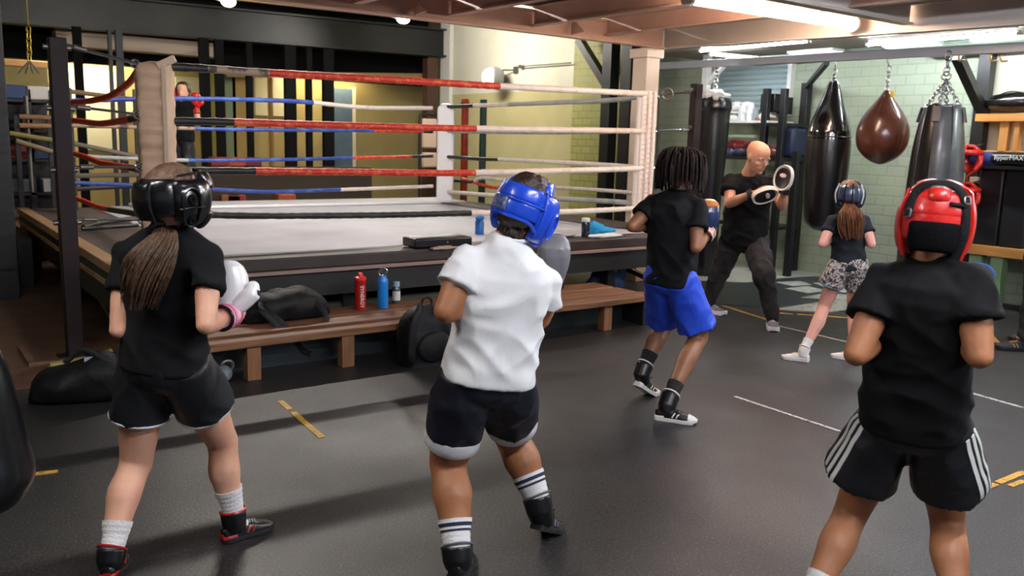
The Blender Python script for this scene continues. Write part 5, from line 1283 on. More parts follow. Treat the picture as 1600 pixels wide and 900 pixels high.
def shoe(root, name, an, td, k, up_m, sole_m, cap_m=None, lace_m=None, high=.05, L=.245, pitch=0, collar_r=.047, accent=None, sole_h=.024, logo=None, heel_m=None):
    """an: ankle joint; td: unit toe direction on the floor; pitch lifts the heel"""
    r_ = V((td.y, -td.x, 0)); u = V((0,0,1)); L = L*k
    heel = an - td*(.058*k); base_z = .0
    ball = V((heel.x, heel.y, 0))+td*(L*.70)
    def X(t, w_, z):  # t along the foot 0..1 (heel..toe)
        p = V((heel.x, heel.y, 0))+td*(L*t)+r_*w_+u*z
        if pitch and t < .70:
            d = p-ball; c_, s_ = cos(pitch), sin(pitch); along = d.dot(td); up_ = d.z
            p = ball + r_*d.dot(r_) + td*(along*c_+up_*s_) + u*(-along*s_+up_*c_)
        return p
    def hw(t):
        return k*lerps([(0,.020),(.06,.031),(.2,.034),(.45,.036),(.68,.045),(.85,.041),(.95,.028),(1,.012)], t)
    def ht(t): return k*lerps([(0,.062),(.12,.075),(.3,.082),(.5,.070),(.75,.052),(.92,.040),(1,.026)], t)
    R = []
    for i in range(25):
        t = i/24; w_, h_ = hw(t), ht(t); sh_ = sole_h*k; ring_ = []
        for j in range(20):
            a = pi*j/19; cx = cos(a); ring_.append(X(t, (abs(cx)**.75)*(1 if cx >= 0 else -1)*w_, sh_*.6+(abs(sin(a))**.75)*(h_-sh_*.6)))
        R.append(ring_)
    mb = MB().rings(R)
    o = build(name, mb, up_m, root, angle=60)
    S1, S2, S3 = [], [], []
    N = 40
    for i in range(N):
        a = 2*pi*i/N; t = .5-.5*cos(a); s_ = 1 if a < pi else -1
        w_ = hw(min(.999,max(.001,t)))*1.10+.002*k
        tt = t*1.03-.012
        S1.append(X(tt, s_*w_*(.96 if 0 < i else 0.0 if i == 0 else 1), .0+.0015+(.012*k if t > .93 else 0))); S2.append(X(tt, s_*w_, sole_h*k*.5+(.004*k if t > .9 else 0))); S3.append(X(tt, s_*w_*.94, sole_h*k+(.004*k if t > .9 else 0)))
    build('sole', MB().rings([S1, S2, S3]), sole_m, o, angle=50)
    # collar / boot shaft
    LG = J_tmp.get('leg', 1)**.9; top = X(.24, 0, ht(.24)-.02*k); dirn = (an-top); 
    sh_dir = J_tmp['dir']
    p1 = an - V((0,0,.03*k)); p2 = an + sh_dir*(high*k)
    cl = organic('collar', MB().tube([X(.25,0,.04*k), p1.lerp(p2,.3), p2], [.041*k*LG, collar_r*k*LG, collar_r*1.04*k*LG], 20), up_m, o, .006, 2)
    build('collar_rim', MB().torus(p2, collar_r*1.0*k*LG, .0045, axis=sh_dir, seg=24, seg2=8), accent or up_m, o)
    if cap_m:
        R = []
        for i in range(8):
            t = .80+.2*i/7*.995; w_, h_ = hw(t)*1.04, ht(t)*1.05; R.append([X(t, (abs(cos(pi*j/15))**.75)*(1 if cos(pi*j/15) >= 0 else -1)*w_, sole_h*k*.7+(abs(sin(pi*j/15))**.75)*(h_-sole_h*k*.7)) for j in range(16)])
        build('toe_cap', MB().rings(R), cap_m, o)
    if heel_m:
        R = []
        for i in range(7):
            t = .0+.24*i/6; w_, h_ = hw(t)*1.05+.001, ht(t)*.62; R.append([X(t-.012, (abs(cos(pi*j/15))**.75)*(1 if cos(pi*j/15) >= 0 else -1)*w_, sole_h*k*.7+(abs(sin(pi*j/15))**.75)*(h_-sole_h*k*.7)) for j in range(16)])
        build('heel_counter', MB().rings(R), heel_m, o)
    lm = lace_m or sole_m; mb = MB()
    for i in range(6):
        t = .36+.05*i; z = ht(t)+.003*k; w_ = hw(t)*.5; mb.tube([X(t, -w_, z-.008*k), X(t+.02, 0, z+.001), X(t+.0, w_, z-.008*k)], .0028, 6)
    ta = X(.34, 0, ht(.34)+.008); mb.tube(spline([ta+r_*.03+u*.012, ta, ta-r_*.03+u*.012]), .003, 6)
    build('laces', mb, lm, o)
    if accent:
        for s_ in (-1, 1):
            for t0 in (.42,.52):
                build('side_stripe', MB().tube([X(t0, s_*hw(t0)*.99, .03*k), X(t0+.04, s_*hw(t0+.04)*.92, .048*k), X(t0+.07, s_*hw(t0+.07)*.72, ht(t0+.07)-.012*k)], .0045*k, 6), accent, o)
    return o
J_tmp = {'dir': V((0,0,1))}

def glove(root, wr, el, d, side, m, cuff_m, k=1.0, cuff_len=.075, thumb=None, patch_m=None, band_m=None, nrm=None, thumb_m=None, top_m=None):
    """boxing glove: d along the fist, side = direction of the thumb side, nrm = back of the hand"""
    d = d.normalized(); side = (side-d*side.dot(d)).normalized(); n_ = d.cross(side) if nrm is None else (nrm-d*nrm.dot(d)).normalized()
    fa = (wr-el).normalized()
    mb = MB(); pts = [(-.005,.040,.037,0),(.02,.047,.043,0),(.06,.060,.052,.004),(.10,.067,.058,.008),(.135,.066,.058,.008),(.165,.056,.05,.0),(.185,.036,.034,-.006),(.192,.012,.012,-.008)]
    mb.rings([sring(wr+d*(t*k)+n_*(o_*k), side, n_, a*k, b*k, .93, 24) for t, a, b, o_ in pts])
    g = organic('boxing_glove', mb, m, root, .005, 3)
    th = thumb or (d*.5+side*.85)
    tb = wr+d*.03*k+side*.03*k-n_*.01*k; te = tb+th.normalized()*.062*k; tt = te+(d*.9+side*.2).normalized()*.022*k
    organic('thumb', MB().tube([tb, tb.lerp(te,.5), te, tt], [.036*k,.034*k,.031*k,.024*k], 16, round_=True), thumb_m or m, g, .005, 2)
    c0 = wr-fa*cuff_len*k; rr = [.046*k,.043*k,.042*k,.044*k]
    build('cuff', MB().tube([c0, wr-fa*cuff_len*.5*k, wr, wr+d*.015*k], rr, 24), cuff_m, g, angle=60)
    build('cuff_lining', MB().torus(c0, .041*k, .007*k, axis=fa, seg=24, seg2=8), M['plastic_black'], g)
    if band_m:
        for q in (.25,.85): build('cuff_edge', MB().torus(c0.lerp(wr, q), .0455*k, .003*k, axis=fa, seg=26, seg2=6), band_m, g)
    if patch_m:
        pc = tt.lerp(te,.6)+ (side-d*.2).normalized()*.019*k
        build('badge', MB().ell(pc, .006*k, .016*k, .022*k, 16, 8, (side.normalized(), n_, d)), patch_m, g)
    if top_m:
        build('knuckle_panel', MB().rings([sring(wr+d*(t*k)+n_*(o_*k), side, n_, a*k*1.03, b*k*1.03, .93, 24) for t, a, b, o_ in pts[4:7]]), top_m, g, angle=60)
    return g

def guard(root, J, k, m, style):
    """padded head guard; panels laid round the head"""
    r, f, u, H, c0 = J['hr'], J['hf'], J['hu'], J['H'], J['head']
    c = c0+u*.03*H-f*.03*H; A, B_, C_ = .49*H, .375*H, .50*H; bxy = J.get('box', .8)
    def P(az, el, off):
        off = off*.82; ce = max(0, cos(el))**bxy
        return c + f*(cos(az)*ce*(A+off)) + r*(sin(az)*ce*(B_+off)) + u*(sin(el)*(C_+off*.8))
        return c + f*(cos(az)*cos(el)*(A+off)) + r*(sin(az)*cos(el)*(B_+off)) + u*(sin(el)*(C_+off))
    root_o = [None]
    def panel(name, a0, a1, e0, e1, off=.004, th=.026, n1=26, n2=16, mm=None, par=None, sharp=4, lab=None):
        """e0,e1 may be functions of the azimuth"""
        fe0 = e0 if callable(e0) else (lambda a: e0); fe1 = e1 if callable(e1) else (lambda a: e1)
        R = []
        for i in range(n1+1):
            s_ = -1+2*i/n1; az = radians(a0+(a1-a0)*i/n1); lo, hi = radians(fe0(math.degrees(az))), radians(fe1(math.degrees(az)))
            px = max(0, 1-abs(s_)**sharp)**.5; outer, inner = [], []
            for j in range(n2+1):
                t = -1+2*j/n2; el = lo+(hi-lo)*(t+1)/2; py = max(0, 1-abs(t)**sharp)**.5
                outer.append(P(az, el, off+th*max(.12, px*py))); inner.append(P(az, el, off))
            R.append(outer+inner[::-1])
        o = build(name, MB().rings(R), mm or m, par or root_o[0] or root, angle=75)
        if root_o[0] is None: root_o[0] = o
        if lab: o['label'] = lab
        return o
    def line(name, pts, off, rad, mm, par=None, flat=None, n_=8):
        P_ = spline([P(radians(a), radians(e), off+(x if (x := 0) else 0)) for a, e in pts], n_)
        if flat:
            return build(name, MB().tube(P_, [(flat, rad)]*len(P_), 10, up=(P_[len(P_)//2]-c)), mm, par or root_o[0], angle=60)
        return build(name, MB().tube(P_, rad, 8), mm, par or root_o[0])
    style(panel, line, P)
    return root_o[0]

def make_person(label, J, group=None):
    ft = (J['aL']+J['aR'])/2
    return thing('person', label, 'person', (ft.x, ft.y, 0), group)
def headframe(J, f, tilt_r=0.0, nod=0.0):
    """f: horizontal facing; tilt_r leans the crown to the person's right, nod tips the face down"""
    f = V((f.x, f.y, 0)).normalized(); r = V((f.y, -f.x, 0)); u = V((0,0,1))
    f2 = f*cos(nod)-u*sin(nod); u2 = u*cos(nod)+f*sin(nod)
    u3 = u2*cos(tilt_r)+r*sin(tilt_r); r3 = r*cos(tilt_r)-u2*sin(tilt_r)
    J['hf'], J['hu'], J['hr'] = f2, u3, r3
def rel(px, a):
    """heading, degrees clockwise from straight away along the line of sight through pixel column px"""
    return hdir(a+math.degrees(math.atan((px-800)/F_PX)))
def ank(px, py, z=.085): return at(px, py, 2, z)
def hdir(a):
    """horizontal direction, angle in degrees clockwise from straight ahead of the camera"""
    a = radians(a); return HD*cos(a)+HR*sin(a)

def strands(n_, fn, r0_, r1_, seg=5):
    mb = MB()
    for i in range(n_):
        pts = spline(fn(i), 5); q = len(pts); mb.tube(pts, [r0_+(r1_-r0_)*j/(q-1) for j in range(q)], seg)
    return mb
def hair_mat(name, c1, c2, scale=70):
    return mat(name, c1, .42, bump=(140, .5), var=(c2, scale, .4, .65))
def scalp(root, J, m, lo=-20, th=.014, front=48, name='hair', back_lo=-45, seed=3, amp=.006):
    r, f, u, H, c0 = J['hr'], J['hf'], J['hu'], J['H'], J['head']
    c = c0+u*.03*H-f*.03*H; A, B_, C_ = .475*H, .36*H, .49*H; R = []
    for i in range(49):
        az = 2*pi*i/48; row = []
        dg_ = abs((math.degrees(az)+180) % 360-180)   # 0 front .. 180 back
        lo_ = lerps([(0,front),(50,front-8),(80,lo+8),(100,lo),(180,back_lo)], dg_)
        for j in range(15):
            el = radians(lo_+(90-lo_)*j/14); e = min(1, (j+.3)/3)
            row.append((az, el, e))
        R.append(row)
    def P(az, el, off): return c + f*(cos(az)*cos(el)*(A+off)) + r*(sin(az)*cos(el)*(B_+off)) + u*(sin(el)*(C_+off))
    mb = MB(); b = 0; rows = []
    for row in R[:-1]: rows.append([P(a, e, th*q+amp*noise.noise(P(a,e,0)*60+V((seed,0,0)))) for a, e, q in row]+[P(a, e, -.004) for a, e, q in row[::-1]])
    mb.rings(rows, closed=True)
    return build(name, mb, m, root, angle=80)
SK_F = mat('fair skin', '#d9a68a', .5, bump=(90,.08), sss=.12, var=('#cf9478', 7, .45, .7))
SK_T = mat('tan skin', '#a9714d', .5, bump=(90,.08), sss=.12, var=('#9a6443', 7, .45, .7))
SK_O = mat('olive skin', '#a06a46', .5, bump=(90,.08), sss=.12, var=('#8f5c3b', 7, .45, .7))
SK_D = mat('brown skin', '#8a5c3e', .48, bump=(90,.08), sss=.10, var=('#7b4f34', 7, .45, .7))
SK_C = mat('coach skin', '#c99578', .45, bump=(90,.08), sss=.12, var=('#bb8468', 9, .45, .7))
TEE_B = mat('black cotton', '#0e0f12', .9, bump=(300,.15), spec=.25)
TEE_B2 = mat('deep black cotton', '#0c0c0e', .9, bump=(300,.15), spec=.25)
TEE_G = mat('charcoal cotton', '#26292f', .9, bump=(300,.15), spec=.25)
TEE_W = mat('white cotton', '#dfe0e0', .85, bump=(260,.15))
SH_B = mat('black polyester', '#101217', .5, bump=(200,.12))
SH_N = mat('navy polyester', '#0f1220', .48, bump=(200,.12))
SH_BL = mat('royal blue polyester', '#1c45c4', .5, bump=(200,.15))
TRIM = mat('pale grey piping', '#b9bcc2', .5)
WHITE_F = mat('white fabric', '#d8d8da', .7, bump=(120,.2))
SOCK_W = mat('white ribbed sock', '#e0dfdd', .85, bump=(160,.4))
SOCK_B = mat('black sock', '#141416', .85, bump=(160,.4))
STR_N = mat('dark sock stripe', '#2a3044', .8)
LE_B = mat('black shoe leather', '#101012', .35)
LE_R = mat('red shoe leather', '#b3181c', .32, coat=.3)
LE_W = mat('white shoe leather', '#e6ddd6', .45)
SOLE_W = mat('white sole', '#d6d4d0', .5); SOLE_B = mat('black sole', '#161616', .6)
GUM = mat('gum sole', '#b89468', .5)
VB = mat('black guard leather', '#0d0e11', .25, coat=.55, bump=(30,.12))
VBL = mat('blue guard vinyl', '#1c49c8', .28, coat=.5, bump=(25,.15))
VR = mat('red guard vinyl', '#c01f1a', .35, coat=.35, bump=(30,.3), var=('#a51a17', 9, .45, .65))
VN = mat('navy guard vinyl', '#232c40', .3, coat=.45, bump=(25,.15))
NYL = mat('black webbing', '#0f0f11', .8, bump=(120,.3), spec=.2)
HAIR_BR = hair_mat('brown hair', '#4f3a2b', '#765b45'); HAIR_DK = hair_mat('dark hair', '#241812', '#3a281d')
HAIR_BL = mat('black dread hair', '#120c0a', .8, bump=(140,.5), var=('#2a1b16', 40, .4, .65), spec=.2); HAIR_AU = hair_mat('auburn hair', '#6b4229', '#8f5f3e')

# ================================================================ girl with the black head guard (left)
J = dict(neck=vp(266,352,2.88), sL=vp(199,398,2.97), sR=vp(326,404,2.84), hL=vp(226,572,2.93), hR=vp(289,572,2.88),
         kL=vp(213,722,2.98), aL=ank(171,872), kR=vp(348,690,3.13), aR=ank(366,810),
         eL=vp(186,515,2.86), wL=vp(240,490,3.08), eR=vp(322,508,2.72), wR=vp(362,490,2.93), head=vp(275,310,2.88), H=.205, leg=1.2, box=.8)
for s_, a in (('L', 10), ('R', 66)): J['t'+s_] = rel(300, a)
headframe(J, rel(275,66), 0, -.06)
k = .86
P1 = make_person('girl in black t-shirt with long brown ponytail and black head guard, leftmost', J)
make_body(P1, J, k, SK_F, .008)
tee(P1, J, k, TEE_B, 3, hem=-.02, wide=1.0, amp=.006, sleeve=.50, hipw=.182)
shorts(P1, J, k, SH_B, .50, .112, 5, trim=TRIM, hipw=.172)
for s_ in ('L','R'):
    J_tmp['dir'] = (J['k'+s_]-J['a'+s_]).normalized(); J_tmp['leg'] = J.get('leg', 1)
    sock(P1, J, s_, k, SOCK_W, .125, .040, .043)
    shoe(P1, 'boxing_boot', J['a'+s_], J['t'+s_], k, LE_B, SOLE_B, None, TRIM, .04, accent=LE_R, heel_m=LE_R, pitch=.12 if s_ == 'L' else 0)
glove(P1, J['wR'], J['eR'], V((0,0,1))-HR*.15+HD*.25, HR*1.0+V((0,0,.1)), mat('white glove leather', '#eceaea', .35, coat=.3), mat('pink cuff', '#e59ab4', .4, coat=.2, var=('#f3d3dc', 18, .5, .6)), .98, cuff_len=.092, band_m=mat('hot pink edge', '#e2688f', .4), patch_m=M['plastic_black'])
glove(P1, J['wL'], J['eL'], V((0,0,1))+HR*.1+HD*.5, HR, MATS['white glove leather'], MATS['pink cuff'], .92, band_m=MATS['hot pink edge'])
def st_black(panel_, line, P):
    panel = lambda *a, **q: panel_(*a, **{'sharp': 7, **q})
    panel('head_guard', 100, 262, -34, 38, .004, .024)
    for a0, a1 in ((30,112),(248,330)):
        panel('side_pad', a0, a1, lambda a: -58 if abs((a+180)%360-180) < 90 else -42, 34, .006, .032)
    panel('forehead_pad', -50, 50, 8, 42, .008, .036)
    panel('cheek_pad', 20, 52, -62, -22, .012, .034); panel('cheek_pad', 308, 340, -62, -22, .012, .034)
    for a in (86, 274):
        o = panel('ear_pad', a-22, a+22, -50, 22, .030, .016, sharp=2.8)
        line('ear_ring', [(a-13,-14),(a-11,6),(a,15),(a+11,6),(a+13,-14),(a+10,-36),(a,-44),(a-10,-36),(a-13,-14)], .050, .006, VB, o)
        for e0 in (0,-32): line('ear_hole', [(a-4,e0-1),(a,e0+4),(a+4,e0-1),(a,e0-7),(a-4,e0-1)], .049, .006, M['matt_black'], o)
        line('ear_strap', [(a-18,-13),(a,-12),(a+18,-13)], .054, .003, VB, o)
    panel('rear_panel', 146, 216, -36, 28, .026, .016, sharp=10)
    line('rear_strap', [(146,-36),(146,0),(146,28)], .044, .0035, VB)
    line('top_piping', [(100,39),(60,42),(30,44),(0,45),(-30,44),(-60,42),(-100,39)], .022, .0045, VB)
    line('chin_strap', [(60,-58),(30,-70),(0,-74),(-30,-70),(-60,-58)], .01, .004, NYL, flat=.012)
scalp(P1, J, HAIR_BR, back_lo=-50, th=.012)
guard(P1, J, k, VB, st_black)
# ponytail
b0 = J['head']-J['hf']*.08-J['hu']*.085
tail_c = [b0+J['hf']*.03, vp(256,372,2.80), vp(240,400,2.74), vp(225,430,2.73), vp(216,462,2.76)]
def ptail(cen, spread, wmax, seed, up_to=1.0):
    rnd = random.Random(seed)
    def fn(i):
        a = rnd.uniform(0, 2*pi); q = rnd.random()**.5; e = rnd.uniform(.60, 1.06)
        pts = []
        for j, c in enumerate(cen):
            t = j/(len(cen)-1); w_ = wmax*(.25+.75*min(1, t*1.8))*(1 if t < .7 else 1-(t-.7)*.8)
            pts.append(c + (HR*cos(a)*1.25+HD*sin(a)*.5)*(q*w_) + V((0,0,1))*(sin(a*3+t*4)*.004) + V((0,0,-1))*((e-.85)*.22*t))
        return pts
    return fn
mb = strands(480, ptail(tail_c, 1, .062, 4), .0030, .0009, 4)
build('ponytail', mb, [HAIR_BR], P1, angle=80)
build('hair_tie', MB().torus(b0.lerp(tail_c[1], .25), .026, .008, axis=(tail_c[1]-b0), seg=20), NYL, P1)

# ================================================================ boy in white with the blue head guard
J = dict(neck=vp(796,372,2.92), sL=vp(733,408,2.88), sR=vp(850,438,2.98), hL=vp(727,588,2.92), hR=vp(796,596,2.97),
         kL=vp(700,722,3.05), aL=ank(716,872), kR=vp(800,682,3.28), aR=ank(845,792,.15),
         eL=vp(697,486,2.80), wL=vp(752,470,3.02), eR=vp(842,498,3.05), wR=vp(864,440,3.22), head=vp(821,330,2.95), H=.210, leg=1.32, arm=1.15, box=.6)
J['hem'] = .63; J['tL'] = hdir(10); J['tR'] = hdir(28)
headframe(J, hdir(22), .27, .22)
k = .92
P2 = make_person('boy in white t-shirt and shiny blue head guard, seen from behind', J)
make_body(P2, J, k, SK_O, .008, build_=1.06)
tee(P2, J, k, TEE_W, 7, hem=.0, wide=1.10, amp=.010, sleeve=.54, hipw=.166)
o = shorts(P2, J, k, SH_N, .63, .100, 9, band=(WHITE_F, .045), hipw=.168)
for s_ in ('L','R'):
    J_tmp['dir'] = (J['k'+s_]-J['a'+s_]).normalized(); J_tmp['leg'] = J.get('leg', 1)
    sock(P2, J, s_, k, SOCK_W, .135, .043, .046, (STR_N, (.86,.70)), 1.05)
    shoe(P2, 'boxing_boot', J['a'+s_], J['t'+s_], k, LE_B, SOLE_B, None, LE_B, .045, pitch=.12 if s_ == 'L' else .45, accent=mat('grey shoe trim', '#5a5c60', .4))
GG = mat('grey glove leather', '#6f6e72', .45, coat=.15, bump=(30,.2))
glove(P2, J['wR'], J['eR'], V((0,0,1))+HD*.05+HR*.02, -HR+HD*.3, GG, GG, .95, band_m=NYL)
glove(P2, J['wL'], J['eL'], V((0,0,1))+HD*.3, HR, GG, GG, .95, band_m=NYL)
def st_blue(panel, line, P):
    panel('head_guard', 108, 252, -16, 36, .004, .026, sharp=5)
    for a0, a1 in ((30,125),(235,330)): panel('side_pad', a0, a1, -56, 36, .008, .032, sharp=7)
    panel('forehead_pad', -50, 50, 10, 46, .01, .034)
    panel('cheek_pad', 22, 56, -62, -22, .014, .034); panel('cheek_pad', 304, 338, -62, -22, .014, .034)
    panel('rear_band', 122, 238, -18, 8, .022, .012, sharp=6)
    panel('rear_band', 126, 234, 8, 36, .022, .012, sharp=6)
    panel('mesh_patch', 188, 228, -14, 8, .035, .005, mm=mat('glossy grey patch', '#5a6a92', .15, coat=.8, bump=(50,.8), var=('#2b3a78', 30, .45, .6)), sharp=8)
    line('piping', [(118,-36),(118,0),(120,36)], .034, .004, VBL); line('piping', [(242,-36),(242,0),(240,36)], .034, .004, VBL)
    line('piping', [(120,7),(150,7),(180,7),(210,7),(240,7)], .034, .004, VBL); line('piping', [(120,-30),(140,-20),(180,-19),(220,-20),(240,-30)], .032, .006, VBL)
    line('crown_band', [(110,36),(104,52),(60,66)], .014, .009, VBL, flat=.018)
    line('crown_band', [(245,36),(255,52),(300,66),(0,64),(60,66)], .014, .009, VBL, flat=.018)
    line('crown_band', [(60,66),(30,56),(0,46)], .014, .009, VBL, flat=.018)
    for a in (84, 276): line('ear_ring', [(a-14,-12),(a-10,2),(a,7),(a+10,2),(a+13,-12),(a+9,-28),(a,-34),(a-10,-28),(a-14,-12)], .042, .0065, VBL)
scalp(P2, J, HAIR_DK, back_lo=-62, th=.022, amp=.014)
rnd = random.Random(5)
def curl(i):
    az = rnd.uniform(135, 225); el = rnd.uniform(-66,-42); r, f, u, H = J['hr'], J['hf'], J['hu'], J['H']; c = J['head']+u*.03*H-f*.03*H
    a, e = radians(az), radians(el); p = c+f*(cos(a)*cos(e)*.49*H)+r*(sin(a)*cos(e)*.37*H)+u*(sin(e)*.50*H); n_ = (p-c).normalized()
    return [p, p+n_*.012-u*.004, p+n_*.014-u*.016, p+n_*.004-u*.024]
build('nape_hair', strands(120, curl, .004, .002, 5), HAIR_DK, P2)
guard(P2, J, k, VBL, st_blue)

# ================================================================ boy with dreadlocks
J = dict(neck=vp(1062,297,5.0), sL=vp(1019,322,5.06), sR=vp(1090,326,4.93), hL=vp(1031,434,5.08), hR=vp(1065,436,5.0),
         kL=vp(1040,506,5.34), aL=ank(1000,586,.15), kR=vp(1092,526,5.05), aR=ank(1040,634),
         eL=vp(987,354,4.98), wL=vp(1022,352,5.2), eR=vp(1087,387,4.84), wR=vp(1107,362,5.02), head=vp(1064,271,5.02), H=.212, leg=1.1)
J['hem'] = .84; J['tL'] = rel(1000,40); J['tR'] = rel(1040,98)
headframe(J, rel(1064,35), -.02, .12)
k = .92
P3 = make_person('boy with short dreadlocks, black t-shirt and bright blue shorts', J)
make_body(P3, J, k, SK_D, .009)
tee(P3, J, k, TEE_B, 11, hem=-.06, wide=1.0, amp=.009, sleeve=.52, hipw=.165)
shorts(P3, J, k, SH_BL, .84, .125, 12, hipw=.165)
for s_ in ('L','R'):
    J_tmp['dir'] = (J['k'+s_]-J['a'+s_]).normalized(); J_tmp['leg'] = J.get('leg', 1)
    sock(P3, J, s_, k, SOCK_B, .16, .040, .044)
    shoe(P3, 'boxing_boot', J['a'+s_], J['t'+s_], k*1.04, LE_B, SOLE_W, SOLE_W, LE_B, .085, pitch=0 if s_ == 'R' else .55, accent=LE_W, heel_m=LE_W, collar_r=.050)
GN = mat('navy glove leather', '#1d2a52', .3, coat=.5); GC = mat('copper glove panel', '#b5703a', .3, coat=.5, var=('#d9a068', 12, .5, .6))
glove(P3, J['wR'], J['eR'], V((0,0,1))+HD*.25-HR*.03, -HR+HD*.2, GN, mat('pink copper cuff', '#c98a72', .4, coat=.3), 1.02, band_m=LE_W, top_m=GC)
glove(P3, J['wL'], J['eL'], V((0,0,1))+HD*.25, HR, GN, MATS['pink copper cuff'], 1.0, band_m=LE_W, top_m=GC)
hr_ = scalp(P3, J, HAIR_BL, lo=0, back_lo=-25, th=.03, front=40, amp=.012)
rnd = random.Random(9)
def dread(i):
    r, f, u, H = J['hr'], J['hf'], J['hu'], J['H']; c = J['head']+u*.03*H-f*.03*H
    a = rnd.uniform(0, 2*pi); dgz = abs((math.degrees(a)+180) % 360-180); e = radians(rnd.uniform(2, 84))
    n_ = (f*cos(a)*cos(e)+r*sin(a)*cos(e)+u*sin(e)); n0 = (f*cos(a)+r*sin(a))
    p = c+f*(cos(a)*cos(e)*.47*H)+r*(sin(a)*cos(e)*.37*H)+u*(sin(e)*.50*H)
    rad = rnd.uniform(.125, .150); drop = rnd.uniform(-.115, -.05) if dgz > 60 else rnd.uniform(0.01, .06)
    q1 = p+n_*.035; q2 = c+n0*(rad*(.95 if sin(e) < .7 else .8))+u*(.06+.05*sin(e)*1.0); q3 = c+n0*(rad*1.0)+u*.01; q4 = c+n0*(rad*.96)+V((0,0,1))*drop
    if sin(e) > .5: return [p, q1, q2, q3, q4]
    return [p, q1+n0*.005, q3.lerp(q1, .3), q4]
build('dreadlocks', strands(190, dread, .0082, .0062, 6), HAIR_BL, P3, angle=80)

# ================================================================ coach
J = dict(neck=vp(1168,274,7.62), sL=vp(1203,284,7.66), sR=vp(1142,284,7.66), hL=vp(1181,378,7.72), hR=vp(1143,378,7.85),
         kL=vp(1193,428,7.45), aL=ank(1206,497), kR=vp(1124,424,7.95), aR=ank(1108,474),
         eL=vp(1222,322,7.45), wL=vp(1226,297,7.28), eR=vp(1139,318,7.5), wR=vp(1174,303,7.22), head=vp(1184,245,7.48), H=.248)
J['tL'] = rel(1206,172); J['tR'] = rel(1108,128)
headframe(J, rel(1184,138), .05, .45)
k = 1.02
P4 = make_person('bald coach in black t-shirt and black joggers holding up focus mitts', J)
mdL = (V((0,0,1))*.95+HR*.15-HD*.1); mdR = (HR*.75+V((0,0,.30))-HD*.2)
make_body(P4, J, k, SK_C, .0065, face=True, hands={'L': (mdL, -HR*.6-HD*.6), 'R': (mdR, V((0,0,-1))-HD*.4)}, build_=1.08)
tee(P4, J, k, TEE_B2, 15, hem=.0, wide=1.14, amp=.009, sleeve=.50, hipw=.18)
shorts(P4, J, k, mat('black jogger cotton', '#1b1718', .8, bump=(200,.2)), seed=17, trouser=True, hipw=.165, amp=.009, ankle_r=.062, knee_r=.098)
for s_ in ('L','R'):
    J_tmp['dir'] = V((0,0,1)); J_tmp['leg'] = 1
    shoe(P4, 'trainer', J['a'+s_], J['t'+s_], k*1.05, mat('purple grey knit', '#6d6775', .7, bump=(150,.4)), mat('trainer white sole', '#dedee4', .5), None, TRIM, .02, sole_h=.035, accent=TRIM)
r, f, u, H, c = J['hr'], J['hf'], J['hu'], J['H'], J['head']
for sx in (-1, 1):
    e = build('eye', MB().ell(c+f*.355*H+r*(sx*.135*H)+u*.035*H, .042*H,.035*H,.030*H, 14, 8, (r,f,u)), mat('eye white', '#cfc6bf', .2), P4)
    build('iris', MB().ell(c+f*.388*H+r*(sx*.130*H)+u*.03*H, .018*H,.008*H,.018*H, 10, 6, (r,f,u)), M['plastic_black'], e)
    build('eyebrow', MB().tube([c+f*.405*H+r*(sx*.06*H)+u*.10*H, c+f*.415*H+r*(sx*.14*H)+u*.125*H, c+f*.36*H+r*(sx*.22*H)+u*.10*H], [.012*H,.016*H,.008*H], 6, round_=True), mat('brow hair', '#5a4436', .8), P4)
build('mouth', MB().ell(c+f*.432*H-u*.215*H, .075*H,.02*H,.016*H, 14, 6, (r,f,u)), mat('lips', '#8a4a42', .5), P4)
# short stubble along the jaw
def stub(i):
    a = rnd.uniform(-1.35, 1.35); z = rnd.uniform(-.47,-.22) if abs(a) < 1.0 else rnd.uniform(-.40,-.08)
    w_ = lerps([(h_, wx) for h_, wx, _, _ in HEADS], z); fr_ = lerps([(h_, fx) for h_, _, fx, _ in HEADS], z); bk_ = lerps([(h_, bx_) for h_, _, _, bx_ in HEADS], z)
    cc = c+u*(z*H)+f*((fr_+bk_)/2*H); n_ = r*sin(a)*w_*H+f*cos(a)*(fr_-bk_)/2*H; p = cc+n_*1.0; q = n_.normalized()
    return [p-q*.004, p+q*.003, p+q*.004-u*.003]
build('stubble', strands(420, stub, .0013, .0009, 4), mat('stubble hair', '#8a6a58', .9), P4)
